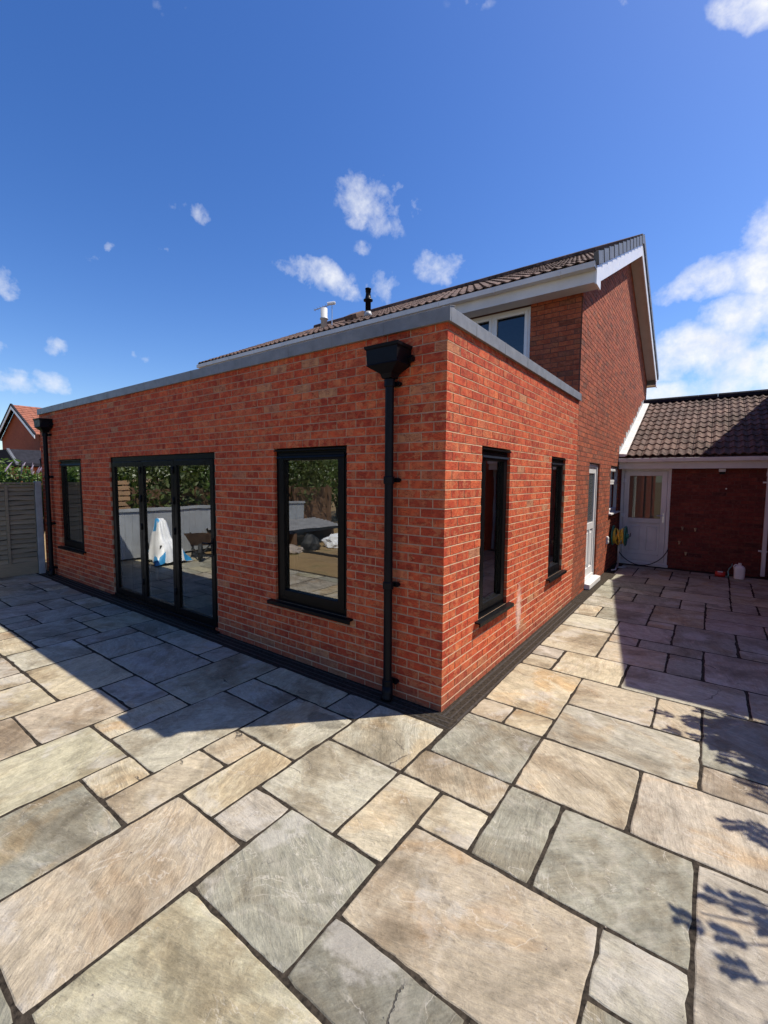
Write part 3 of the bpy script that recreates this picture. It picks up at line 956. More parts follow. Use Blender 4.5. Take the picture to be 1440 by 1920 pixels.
def joints(mb, u0, u1, holes, k0, k1, z0, top=None):
    """weather-struck pointing: bed joints slope out towards the brick below, perpends sit flat"""
    for k in range(k0, k1):
        za = z0 + 0.075 * k
        for (z_a, z_b, ya, yb) in ((za, za + 0.065, 0.0030, 0.0030), (za + 0.065, za + 0.075, -0.0002, 0.0048)):
            zm = (z_a + z_b) / 2
            segs = [(u0, u1)]
            if top is not None:
                ins = [u for u in np.arange(u0, u1, 0.05) if top(u) > z_b + 0.01]
                if len(ins) < 2:
                    continue
                segs = [(float(ins[0]), float(ins[-1]))]
            for (h0, h1, za_, zb_) in holes:
                if za_ < zm < zb_:
                    ns = []
                    for p, q in segs:
                        if q <= h0 or p >= h1:
                            ns.append((p, q))
                            continue
                        if p < h0:
                            ns.append((p, h0))
                        if q > h1:
                            ns.append((h1, q))
                    segs = ns
            for p, q in segs:
                mb.face([(p, ya, z_a), (q, ya, z_a), (q, yb, z_b), (p, yb, z_b)])


def grow(holes, g):
    return [(h[0] - g, h[1] + g, h[2] - g, h[3] + g) for h in holes]


EXT = thing('brick_extension', (0, 0, 0), 'new flat-roofed red brick extension with black windows and bi-fold door', 'extension')
HL = [(-7.93, -6.93, 0.58, 2.155), (-5.83, -3.045, 0.02, 2.155), (-1.985, -1.0, 0.58, 2.155)]
HR = [(0.675, 1.36, 0.58, 2.155), (2.81, 3.47, 0.58, 2.155)]

mb = MB()
core((-8.8, -0.0085), (-0.2, 3.04), grow(HL, 0.004), 0.0082, 0.11, mb)
joints(mb, -8.8, -0.0035, grow(HL, 0.003), -2, 40, 0.055)
wall_l = mb.build('brick_wall', 'mortar_new', EXT)
mb = MB()
core((0.11, 4.118), (-0.2, 3.04), grow(HR, 0.004), 0.0082, 0.11, mb)
joints(mb, 0.0035, 4.118, grow(HR, 0.003), -2, 40, 0.055)
mb.box(0.0085, 0.11, 0.0082, 0.11, -0.2, 3.04)
wall_r = mb.build('brick_wall', 'mortar_new', EXT, rotz=math.pi / 2)
# left wall in mirrored coordinates (u grows away from the corner)
HLm = [(-h[1], -h[0], h[2], h[3]) for h in HL]
course_bricks(BRICKS['extension'], wall_l, 0.0, 8.8, HLm, -2, 40, 0.055, False, mirror=True, quoin='own')
course_bricks(BRICKS['extension'], wall_r, 0.0, 4.112, HR, -2, 40, 0.055, True, quoin='skip')
# side wall at the far end (plain)
mb = MB()
mb.box(-8.82, -8.802, 0.0, 4.1, -0.2, 3.04)
mb.build('end_wall', 'brick_new', EXT)

BM = {}


def brick_variant(L, d, H, kind, n):
    key = (round(L, 3), round(d, 3), n)
    if key not in BM:
        st = random.getstate()
        random.seed(hash(key) & 0xffff)
        q = MB()
        q.box(0, L, 0, d, 0, H, jit=0.0011, back=False)
        BM[key] = q
        random.setstate(st)
    return BM[key]


def lay(lst, mat, nmax=298, keep=None):
    """nearest nmax bricks become objects of their own, the rest one mesh per wall"""
    def dist(b):
        w = b[0]
        M = Matrix.Rotation(w.rotation_euler[2], 4, 'Z')
        p = M @ Vector(((b[1] + b[2]) / 2, 0, (b[4] + b[5]) / 2)) + w.location
        if w.parent:
            p += w.parent.location
        L = b[2] - b[1]
        v = p - CAMP
        n = M @ Vector((0, -1, 0))
        return -L * max(0.05, -v.normalized().dot(n)) / v.length ** 2 if p.z > -0.06 else 0
    order = sorted(lst, key=dist)
    ind = order[:nmax]
    rest = order[nmax:]
    shared = {}
    for b in ind:
        w, u0, u1, d, za, zb = b
        L = round(u1 - u0, 3)
        v = random.randrange(4)
        key = (L, d, v)
        if key not in shared:
            q = MB()
            q.box(0, L, 0, d, 0, zb - za, jit=0.0012, back=False)
            shared[key] = q.mesh('brick', [mat])
        link('brick', shared[key], w, (u0, random.uniform(-0.0008, 0.0008), za))
    by = {}
    for b in rest:
        by.setdefault(b[0].name, []).append(b)
    for wn, bl in by.items():
        q = MB()
        for (w, u0, u1, d, za, zb) in bl:
            dy = random.uniform(-0.0008, 0.0008)
            q.box(u0, u1, dy, d, za, zb, 0, random.random(), jit=0.001, back=False)
        o = q.build('further_bricks', mat, bl[0][0])
        tag(o, kind='stuff')


lay(BRICKS['extension'], 'brick_new', 299)


# ---- windows
def make_window(parent, loc, rotz, w, h, fm='black_frame', fw_=0.062, sw=0.058, rec=0.03, sill='black_frame',
                glass='glass', hood=True, sash=True, sill_out=0.055, over=0.08, label=None):
    z0 = 0.0
    q = MB()
    F = fw_

    def ring(q, x0, x1, za, zb, y0, y1, t, tb=None):
        tb = tb or t
        q.box(x0, x0 + t, y0, y1, za, zb)
        q.box(x1 - t, x1, y0, y1, za, zb)
        q.box(x0 + t, x1 - t, y0, y1, zb - t, zb)
        q.box(x0 + t, x1 - t, y0, y1, za, za + tb)
    ring(q, 0, w, z0, h, rec, rec + 0.07, F)
    win = q.build('window', fm, parent, loc=loc, rotz=rotz, bevel=0.003)
    if sash:
        s = MB()
        ring(s, F - 0.012, w - F + 0.012, F - 0.012, h - F + 0.012, rec - 0.014, rec + 0.06, sw + 0.012)
        s.build('sash', fm, win, bevel=0.005)
        e = F + sw - 0.002
    else:
        e = F - 0.002
    g = MB()
    yp = rec + 0.022
    g.face([(e, yp, e), (w - e, yp, e), (w - e, yp, h - e), (e, yp, h - e)])
    g.build('pane', glass, win)
    sp = MB()
    ring(sp, e, w - e, e, h - e, yp + 0.006, yp + 0.018, 0.008)
    sp.build('spacer_bar', 'steel', win)
    if hood:
        q = MB()
        q.prism([(rec - 0.03, 0), (rec - 0.024, 0.018), (rec, 0.03), (rec, 0)], (0.03, 0, h - F - 0.035), 'x', w - 0.06)
        q.build('vent_hood', fm, win)
        q = MB()
        q.prism([(-0.012, 0), (-0.012, 0.012), (rec, 0.022), (rec, 0)], (0.004, 0, h - 0.028), 'x', w - 0.008)
        q.build('head_trim', fm, win)
    if sill:
        q = MB()
        q.prism([(-sill_out, -0.045), (-sill_out, -0.008), (rec + 0.02, 0.0), (rec + 0.02, -0.012), (-sill_out + 0.012, -0.020), (-sill_out + 0.012, -0.045)],
                (-over, 0, 0), 'x', w + 2 * over)
        q.build('sill', sill, win, bevel=0.002)
    if label:
        win['label'] = label
    return win


make_window(EXT, (-1.985, 0, 0.582), 0, 0.985, 1.57)
make_window(EXT, (-7.93, 0, 0.582), 0, 1.0, 1.57)
make_window(EXT, (0, 0.675, 0.582), math.pi / 2, 0.685, 1.57)
make_window(EXT, (0, 2.81, 0.582), math.pi / 2, 0.66, 1.57)

# ---- bi-fold door
DX0, DX1, DZ0, DZ1 = -5.83, -3.045, 0.02, 2.15
q = MB()
fr = 0.055
q.box(DX0, DX0 + fr, 0.02, 0.095, DZ0, DZ1)
q.box(DX1 - fr, DX1, 0.02, 0.095, DZ0, DZ1)
q.box(DX0 + fr, DX1 - fr, 0.02, 0.095, DZ1 - 0.07, DZ1)
q.box(DX0 + fr, DX1 - fr, -0.02, 0.095, DZ0 - 0.015, DZ0 + 0.03)
df = q.build('door_frame', 'black_frame', EXT, bevel=0.003)
q = MB()
q.prism([(-0.05, -0.03), (-0.05, -0.012), (0.02, 0.0), (0.02, -0.03)], (DX0 - 0.03, 0, DZ0 - 0.002), 'x', DX1 - DX0 + 0.06)
q.build('threshold', 'black_frame', df)
lw = (DX1 - DX0 - 2 * fr) / 3
for i in range(3):
    x0 = DX0 + fr + i * lw + 0.003
    x1 = x0 + lw - 0.006
    za, zb = DZ0 + 0.034, DZ1 - 0.073
    q = MB()
    t = 0.068
    for (a, b, c, d) in ((x0, x0 + t, za, zb), (x1 - t, x1, za, zb), (x0 + t, x1 - t, zb - 0.072, zb), (x0 + t, x1 - t, za, za + 0.085)):
        q.box(a - x0, b - x0, 0.012, 0.075, c, d)
    leaf = q.build('door_leaf', 'black_frame', EXT, loc=(x0, 0, 0), bevel=0.004)
    wL = x1 - x0
    g = MB()
    yp = 0.034
    e = t - 0.003
    g.face([(e, yp, za + 0.083), (wL - e, yp, za + 0.083), (wL - e, yp, zb - 0.07), (e, yp, zb - 0.07)])
    g.build('pane', 'glass', leaf)
    sp = MB()
    for (a, b, c, d) in ((e, e + 0.01, za + 0.083, zb - 0.07), (wL - e - 0.01, wL - e, za + 0.083, zb - 0.07), (e + .01, wL - e - .01, zb - 0.08, zb - 0.07), (e + .01, wL - e - .01, za + 0.083, za + 0.093)):
        sp.box(a, b, yp + 0.006, yp + 0.02, c, d)
    sp.build('spacer_bar', 'steel', leaf)
    if i < 2:
        for hz in (0.35, 1.15, 1.55, 1.95):
            hq = MB()
            hq.tube([(wL + 0.003, 0.004, hz - 0.045), (wL + 0.003, 0.004, hz + 0.045)], 0.010, 8)
            hq.build('hinge', 'black_plastic', leaf, smooth=True)
    else:
        hq = MB()
        hq.box(wL - 0.052, wL - 0.022, 0.002, 0.012, 0.92, 1.13)
        hq.tube([(wL - 0.037, 0.004, 1.07), (wL - 0.037, -0.045, 1.07), (wL - 0.16, -0.045, 1.065)], 0.009, 8)
        hq.build('handle', 'black_plastic', leaf)

# ---- inner lining so the rooms read behind the glass
q = MB()
core((-8.6, -0.30), (0.0, 2.46), grow(HL, -0.008), 0.27, 0.30, q)
q.build('inner_wall', 'plaster', EXT)
q = MB()
core((0.30, 4.0), (0.0, 2.46), grow(HR, -0.008), 0.27, 0.30, q)
q.build('inner_wall', 'plaster', EXT, rotz=math.pi / 2)
q = MB()
for h in HL:
    a, b, c, d = h
    q.box(a, a + 0.012, 0.112, 0.268, c, d)
    q.box(b - 0.012, b, 0.112, 0.268, c, d)
    q.box(a + 0.012, b - 0.012, 0.112, 0.268, d - 0.012, d)
    q.box(a + 0.012, b - 0.012, 0.112, 0.268, c, c + 0.012)
q.build('window_reveal', 'reveal_white', EXT)
q = MB()
for h in HR:
    a, b, c, d = h
    q.box(a, a + 0.012, 0.112, 0.268, c, d)
    q.box(b - 0.012, b, 0.112, 0.268, c, d)
    q.box(a + 0.012, b - 0.012, 0.112, 0.268, d - 0.012, d)
    q.box(a + 0.012, b - 0.012, 0.112, 0.268, c, c + 0.012)
q.build('window_reveal', 'reveal_white', EXT, rotz=math.pi / 2)
q = MB()
q.box(-8.62, -0.1, 4.0, 4.05, 0.0, 2.46)
q.box(-8.65, -8.6, 0.28, 4.0, 0.0, 2.46)
q.box(-6.35, -6.25, 0.9, 4.0, 0.0, 2.46)
q.build('inner_partition', 'plaster', EXT)
q = MB()
q.box(-8.6, -0.30, 0.30, 4.0, -0.05, 0.012)
q.build('room_floor', 'screed', EXT)
q = MB()
q.box(-8.6, -0.12, 0.12, 4.0, 2.47, 2.52)
q.build('room_ceiling', 'reveal_white', EXT)

# ---- flat roof and edge trim
q = MB()
q.box(-8.8, -0.01, 0.01, 4.1, 3.042, 3.09)
q.build('flat_roof', 'roof_felt', EXT)


def trim_seg(name, u0, u1, rotz, loc=(0, 0, 0), ext0=0.0):
    q = MB()
    q.prism([(-0.030, 0.0), (-0.030, 0.105), (0.05, 0.125), (0.05, 0.08), (0.0, 0.03), (0.0, 0.0)], (u0, 0, 3.028), 'x', u1 - u0)
    o = q.build(name, 'grey_trim', EXT, loc=loc, rotz=rotz, bevel=0.002)
    if u0 > -8.8 and ext0 >= 0:
        c = MB()
        c.prism([(-0.0315, -0.003), (-0.0315, 0.1065), (0.052, 0.128), (0.052, 0.124), (-0.029, 0.104), (-0.029, -0.003)], (u1 - 0.006, 0, 3.028), 'x', 0.012)
        c.build('joint_cover', 'grey_trim', o)


x = -0.58
edges = [0.030]
while x > -8.83:
    edges.append(x)
    x -= 0.575
edges.append(-8.83)
for b, a in zip(edges, edges[1:]):
    trim_seg('roof_edge_trim', a + 0.001, b - 0.001, 0)
edges = [0.0]
y = 0.449
while y < 4.0:
    edges.append(y)
    y += 0.635
edges.append(4.118)
for a, b in zip(edges, edges[1:]):
    trim_seg('roof_edge_trim', a + 0.001, b - 0.001, math.pi / 2)

# ------------------------------------------------------------------ drainage channel
drain = thing('drainage_channel', (0, 0, 0), 'black slotted drainage channel following the foot of the extension walls round the corner', 'drain')


def grate(L):
    q = MB()
    q.box(0, L, 0.0, 0.012, -0.012, 0.0)
    q.box(0, L, 0.058, 0.070, -0.012, 0.0005)
    q.box(0, L, 0.116, 0.128, -0.012, 0.0)
    n = int(L / 0.029)
    for i in range(n):
        x = (i + 0.5) * L / n
        for (a, b, s) in ((0.012, 0.058, 1), (0.070, 0.116, -1)):
            k = len(q.v)
            w = 0.0080
            sl = 0.008 * s
            q.v += [(x - w - sl, a, -0.0012), (x + w - sl, a, -0.0012), (x + w + sl, b, -0.0012), (x - w + sl, b, -0.0012),
                    (x - w - sl, a, -0.0022), (x + w - sl, a, -0.0022), (x + w + sl, b, -0.0022), (x - w + sl, b, -0.0022)]
            for f in ((0, 1, 2, 3), (1, 5, 6, 2), (4, 0, 3, 7)):
                q.f.append(tuple(k + t for t in f))
                q.m.append(0)
                q.r.append(0.0)
    return q


gm = grate(0.995).mesh('grate', ['drain_plastic'])
gs = grate(0.27).mesh('grate', ['drain_plastic'])
# left run: x from -8.75 to the corner; channel sits y -0.163 .. -0.035
x = 0.0
for i in range(8):
    link('grate', gm, drain, (x - 0.997, -0.163, -0.002))
    x -= 0.999
link('grate', grate(0.70).mesh('grate', ['drain_plastic']), drain, (x - 0.70, -0.163, -0.002))
link('grate', grate(0.125).mesh('grate', ['drain_plastic']), drain, (0.002, -0.163, -0.002))
y = -0.03
for i in range(4):
    link('grate', gm, drain, (0.163, y, -0.002), math.pi / 2)
    y += 0.999
link('grate', gs, drain, (0.03, y + 0.14, -0.002))
q = MB()
q.box(-8.75, 0.165, -0.168, -0.032, -0.12, -0.030)
q.box(0.032, 0.168, -0.032, 4.02, -0.12, -0.0301)
for (a, b, c, d) in ((-8.75, 0.168, -0.170, -0.1635), (-8.75, 0.0, -0.0345, -0.028), (0.1635, 0.170, -0.163, 4.0), (0.028, 0.0345, -0.028, 4.0)):
    q.box(a, b, c, d, -0.06, -0.001)
q.build('channel', 'drain_plastic', drain)
q = MB()
q.box(-8.8, 0.02, -0.027, 0.002, -0.06, -0.012)
q.box(0.0, 0.027, 0.0, 4.1, -0.06, -0.0125)
q.build('mortar_fillet', 'joint_fill', patio)


# ------------------------------------------------------------------ rainwater pipes
def downpipe(x, label, group='black downpipes with hopper heads'):
    t = thing('downpipe', (x, 0, 0), label, 'downpipe', group)
    yp = -0.085
    q = MB()
    q.tube([(0, yp, 2.66), (0, yp, 0.10)], 0.036, 16, cap=False)
    q.build('pipe', 'black_plastic', t, smooth=True)
    # hopper head
    q = MB()

    def fr(z, hw, y0, y1):
        return [(-hw, y0, z), (hw, y0, z), (hw, y1, z), (-hw, y1, z)]
    rings = [fr(2.655, 0.045, -0.13, -0.04), fr(2.690, 0.055, -0.14, -0.03), fr(2.745, 0.142, -0.195, -0.012), fr(2.752, 0.150, -0.203, -0.008),
             fr(2.760, 0.144, -0.197, -0.0022), fr(2.870, 0.150, -0.203, -0.0022), fr(2.878, 0.160, -0.212, -0.008), fr(2.900, 0.163, -0.216, -0.006)]
    inner = [fr(2.900, 0.153, -0.206, -0.014), fr(2.80, 0.14, -0.19, -0.02)]
    al = rings + inner
    for a, b in zip(al, al[1:]):
        for k in range(4):
            k2 = (k + 1) % 4
            q.face([a[k], a[k2], b[k2], b[k]])
    q.face(list(reversed(al[0])))
    q.face(al[-1])
    q.build('hopper_head', 'black_plastic', t)
    q = MB()
    q.tube([(0.15, -0.03, 2.80), (0.185, -0.03, 2.80)], 0.028, 12)
    q.build('outlet_stub', 'black_plastic', t)
    for zc, kind in ((2.62, 0), (1.845, 1), (0.975, 1), (0.14, 0)):
        q = MB()
        q.tube([(0, yp, zc - 0.032), (0, yp, zc - 0.026), (0, yp, zc + 0.026), (0, yp, zc + 0.032)], [0.041, 0.045, 0.045, 0.041], 16)
        q.box(-0.055, 0.055, -0.03, -0.004, zc - 0.018, zc + 0.018)
        q.tube([(0.052, -0.045, zc), (0.052, -0.006, zc)], 0.017, 10)
        q.tube([(-0.052, -0.045, zc), (-0.052, -0.006, zc)], 0.017, 10)
        q.build('bracket', 'black_plastic', t, smooth=False)
    q = MB()
    q.tube([(0, yp, 0.12), (0, yp, 0.06), (0, yp - 0.01, 0.02), (0, yp - 0.02, -0.006)], [0.046, 0.046, 0.05, 0.052], 16)
    q.build('pipe_shoe', 'black_plastic', t, smooth=True)
    return t


downpipe(-0.470, 'black downpipe with hopper head beside the near corner of the extension')
downpipe(-8.27, 'black downpipe with hopper head at the far end by the wooden fence')

# ------------------------------------------------------------------ the main house
Y0, Y1 = 4.12, 12.17
SL = 0.478
TH = math.atan(SL)
RY, RZ = 8.10, 6.96
EY, EZ = 3.72, RZ - SL * (RY - 3.72)
HOUSE = thing('brick_house', (0, 0, 0), 'two-storey brick house with brown tiled gable roof behind the extension', 'house')


def under(y):
    return RZ - SL * abs(y - RY) - 0.16


HG = [(5.0 - Y0, 5.86 - Y0, 0.0, 2.14), (6.98 - Y0, 8.02 - Y0, 1.18, 2.13)]
q = MB()
core((0.11, Y1 - Y0), (-0.2, under(Y0)), grow(HG, 0.004), 0.0082, 0.11, q)
joints(q, 0.0035, Y1 - Y0, grow(HG, 0.003), -2, 92, 0.055, top=lambda u: under(u + Y0))
pts = [(0.11, under(Y0)), (RY - Y0, under(RY)), (Y1 - Y0, under(Y1))]
q.face([(u, 0.0082, z) for u, z in pts])
q.face([(u, 0.11, z) for u, z in reversed(pts)])
q.box(0.0085, 0.11, 0.0082, 0.11, 3.04, under(Y0))
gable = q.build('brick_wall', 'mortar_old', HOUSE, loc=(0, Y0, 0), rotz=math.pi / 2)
HUP = [(-1.99, -0.77, 3.35, 4.59)]
q = MB()
core((-9.2, -0.0085), (3.0, 4.60), grow(HUP, 0.004), 0.0082, 0.11, q)
joints(q, -9.2, -0.0035, grow(HUP, 0.003), 40, 60, 0.055)
rear = q.build('brick_wall', 'mortar_dark', HOUSE, loc=(0, Y0, 0))
HUPm = [(0.77, 1.99, 3.35, 4.59)]
course_bricks(BRICKS['house'], gable, 0.006, Y1 - Y0, HG, -2, 92, 0.055, True, top=lambda u: under(u + Y0), quoin=False)
# bricks below the extension roof at the quoin do not exist on the rear wall
course_bricks(BRICKS['house'], rear, 0.021, 9.2, HUPm, 41, 61, 0.055, False, mirror=True)
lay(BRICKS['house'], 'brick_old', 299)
q = MB()
q.box(-9.2, -0.12, Y1 - 0.1, Y1, -0.2, 4.75)
q.box(-9.2, -9.1, 4.24, Y1 - 0.1, -0.2, 4.75)
q.build('outer_wall', 'brick_old', HOUSE)
# dark rooms behind the windows
q = MB()
q.box(-3.5, -0.15, 6.2, 6.25, 2.6, 4.62)
q.box(-3.5, -0.15, 4.24, 6.2, 2.55, 2.6)
q.box(-3.55, -3.5, 4.24, 6.25, 2.6, 4.62)
q.box(-0.15, -0.115, 4.24, 6.25, 2.6, 4.62)
q.box(-1.6, -1.55, 4.3, 11.0, 0.0, 2.5)
q.box(-1.55, -0.115, 4.3, 11.0, 2.5, 2.55)
q.box(-1.55, -0.115, 4.3, 11.0, -0.05, 0.0)
q.build('inner_partition', 'plaster', HOUSE)


def bars(q, x0, x1, z0, z1, y0, y1, t):
    q.box(x0, x0 + t, y0, y1, z0, z1)
    q.box(x1 - t, x1, y0, y1, z0, z1)
    q.box(x0 + t, x1 - t, y0, y1, z1 - t, z1)
    q.box(x0 + t, x1 - t, y0, y1, z0, z0 + t)


def upvc_window(parent, loc, rotz, w, h, splits, sill=True, rec=0.035, glass='glass_plain'):
    """splits: list of (x0,x1,z0,z1) panes inside the outer frame"""
    q = MB()
    bars(q, 0, w, 0, h, rec, rec + 0.06, 0.045)
    win = q.build('window', 'white_upvc', parent, loc=loc, rotz=rotz, bevel=0.004)
    for (a, b, c, d, t) in splits:
        s = MB()
        bars(s, a, b, c, d, rec - 0.012, rec + 0.05, t)
        s.build('sash', 'white_upvc', win, bevel=0.006)
        g = MB()
        e = t - 0.002
        g.face([(a + e, rec + 0.02, c + e), (b - e, rec + 0.02, c + e), (b - e, rec + 0.02, d - e), (a + e, rec + 0.02, d - e)])
        g.build('pane', glass, win)
    if sill:
        s = MB()
        s.prism([(-0.05, -0.035), (-0.05, -0.012), (rec, 0.0), (rec, -0.035)], (-0.04, 0, 0), 'x', w + 0.08)
        s.build('sill', 'white_upvc', win)
    return win


upvc_window(HOUSE, (-1.985, Y0, 3.35), 0, 1.21, 1.235,
            [(0.045, 0.56, 0.875, 1.19, 0.045), (0.045, 0.56, 0.045, 0.865, 0.03), (0.60, 1.165, 0.045, 1.19, 0.05)])
q = MB()
q.box(-1.985 + 0.56, -1.985 + 0.60, Y0 + 0.035, Y0 + 0.09, 3.395, 4.54)
q.build('mullion', 'white_upvc', HOUSE)
upvc_window(HOUSE, (0, 6.98, 1.18), math.pi / 2, 1.04, 0.95,
            [(0.045, 0.995, 0.63, 0.905, 0.05), (0.045, 0.995, 0.045, 0.62, 0.04)])

# ---- side door in the gable wall
sd = MB()
bars(sd, 0, 0.86, 0.10, 2.135, 0.03, 0.10, 0.06)
SD = sd.build('side_door', 'white_upvc', HOUSE, loc=(0, 5.0, 0), rotz=math.pi / 2, bevel=0.004)
SD['label'] = 'white half-glazed door with obscured glass'
q = MB()
q.box(0.062, 0.16, 0.045, 0.085, 0.165, 2.07)
q.box(0.70, 0.798, 0.045, 0.085, 0.165, 2.07)
q.box(0.16, 0.70, 0.045, 0.085, 1.97, 2.07)
q.box(0.16, 0.70, 0.045, 0.085, 0.98, 1.10)
q.box(0.16, 0.70, 0.045, 0.085, 0.165, 0.30)
q.box(0.16, 0.70, 0.06, 0.075, 0.30, 0.98)
q.box(0.40, 0.46, 0.045, 0.06, 0.30, 0.98)
q.box(0.20, 0.37, 0.050, 0.06, 0.36, 0.92)
q.box(0.49, 0.66, 0.050, 0.06, 0.36, 0.92)
q.build('door_leaf', 'white_upvc', SD, bevel=0.003)
g = MB()
g.face([(0.155, 0.062, 1.095), (0.705, 0.062, 1.095), (0.705, 0.062, 1.975), (0.155, 0.062, 1.975)])
m_, N_, b_, o_ = new_mat('obscure_glass')
gg = N_.n('ShaderNodeNewGeometry')
vv = N_.noise(gg.outputs['Position'], 45.0, 4, 0.6, 2.0)
put(N_, b_.inputs['Base Color'], N_.ramp(vv, [(0.35, (0.015, 0.02, 0.022)), (0.65, (0.12, 0.13, 0.13))]))
b_.inputs['Roughness'].default_value = 0.12
bump(N_, b_, vv, 0.7, 0.004)
g.build('pane', 'obscure_glass', SD)
q = MB()
q.prism([(-0.085, 0.005), (-0.085, 0.085), (0.03, 0.10), (0.03, 0.005)], (-0.03, 0, 0), 'x', 0.92)
q.build('doorstep', 'white_upvc', SD, bevel=0.004)

# ---- roof
ROOFX0, ROOFX1 = -9.45, 0.24
q = MB()
ch = [(EY + 0.05 - 3.72, -0.05)]
prof = [(EY + 0.02, EZ - 0.05), (RY, RZ - 0.06), (2 * RY - EY - 0.02, EZ - 0.05), (2 * RY - EY - 0.02, EZ - 0.09), (RY, RZ - 0.12), (EY + 0.02, EZ - 0.09)]
q.prism(prof, (ROOFX0 + 0.02, 0, 0), 'x', ROOFX1 - ROOFX0 - 0.06)
roof = q.build('roof', 'roof_felt', HOUSE)


def tile_mesh(w, L, rolls, amp, name, mat, ns=12):
    q = MB()
    pr = []
    for i in range(ns + 1):
        t = i / ns
        c = 0.5 - 0.5 * math.cos(2 * math.pi * rolls * t)
        pr.append((w * t, amp * (c ** 1.5)))
    th = 0.020
    tilt = 0.024
    A = [(x, 0.0, z + tilt) for x, z in pr]
    B = [(x, L, z) for x, z in pr]
    Cc = [(x, 0.0, z + tilt - th) for x, z in pr]
    q.v = A + B + Cc
    n = ns + 1
    for i in range(ns):
        q.f.append((i, i + 1, n + i + 1, n + i))
        q.f.append((2 * n + i, 2 * n + i + 1, i + 1, i))
    q.f.append((2 * n, 0, n))
    q.f.append((ns, 2 * n + ns, n + ns))
    q.m = [0] * len(q.f)
    q.r = [0.0] * len(q.f)
    return q


def tiles(parent, x0, x1, y0, z0, theta, ncourse, gauge, w, rolls, amp, nmax, mat, flip=False):
    q0 = tile_mesh(w - 0.004, gauge + 0.055, rolls, amp, 'roof_tile', mat)
    me = q0.mesh('roof_tile', [mat], smooth=False)
    specs = []
    nx = int(round((x1 - x0) / w))
    w = (x1 - x0) / nx
    for r in range(ncourse):
        for c in range(nx):
            if flip:
                p = Vector((x0 + (c + 1) * w, y0 - math.cos(theta) * gauge * r, z0 + math.sin(theta) * gauge * r))
            else:
                p = Vector((x0 + c * w, y0 + math.cos(theta) * gauge * r, z0 + math.sin(theta) * gauge * r))
            specs.append(p)
    specs.sort(key=lambda p: (p - CAMP).length)
    for p in specs[:nmax]:
        o = link('roof_tile', me, parent)
        o.location = p + Vector((0, random.uniform(-0.004, 0.004), random.uniform(-0.002, 0.002)))
        o.rotation_euler = (theta, 0, random.uniform(-0.006, 0.006)) if not flip else (theta, 0, math.pi)
    if specs[nmax:]:
        Q = MB()
        for p in specs[nmax:]:
            M = Matrix.Translation(p) @ (Matrix.Rotation(math.pi, 4, 'Z') if flip else Matrix.Identity(4)) @ Matrix.Rotation(theta, 4, 'X')
            i = len(Q.v)
            rr = random.random()
            Q.v += [tuple(M @ Vector(v)) for v in q0.v]
            Q.f += [tuple(i + k for k in f) for f in q0.f]
            Q.m += q0.m
            Q.r += [rr] * len(q0.f)
        tag(Q.build('further_roof_tiles', mat, parent), kind='stuff')


slope_len = (RY - EY) / math.cos(TH)
NC = 14
tiles(roof, ROOFX0, ROOFX1 - 0.02, EY, EZ - 0.035, TH, NC, slope_len / NC, 0.30, 2, 0.030, 290, 'roof_tile')
q = MB()
q.box(ROOFX0, ROOFX1 - 0.02, 0, slope_len, -0.035, 0.012)
bs = q.build('front_slope', 'roof_tile', roof, loc=(0, RY, RZ - 0.02))
bs.rotation_euler = (-TH, 0, 0)
# ridge tiles
rp = []
for i in range(21):
    x = ROOFX0 + i * (ROOFX1 - ROOFX0) / 21
    q = MB()
    seg = 8
    L = (ROOFX1 - ROOFX0) / 21 - 0.008
    pr = [(-0.13, -0.05)] + [(-0.12 * math.cos(math.pi * s / seg), 0.075 * math.sin(math.pi * s / seg) + 0.0) for s in range(seg + 1)] + [(0.13, -0.05)]
    q.prism(pr, (0, 0, 0), 'x', L)
    q.build('ridge_tile', 'roof_tile', roof, loc=(x, RY, RZ + 0.015))

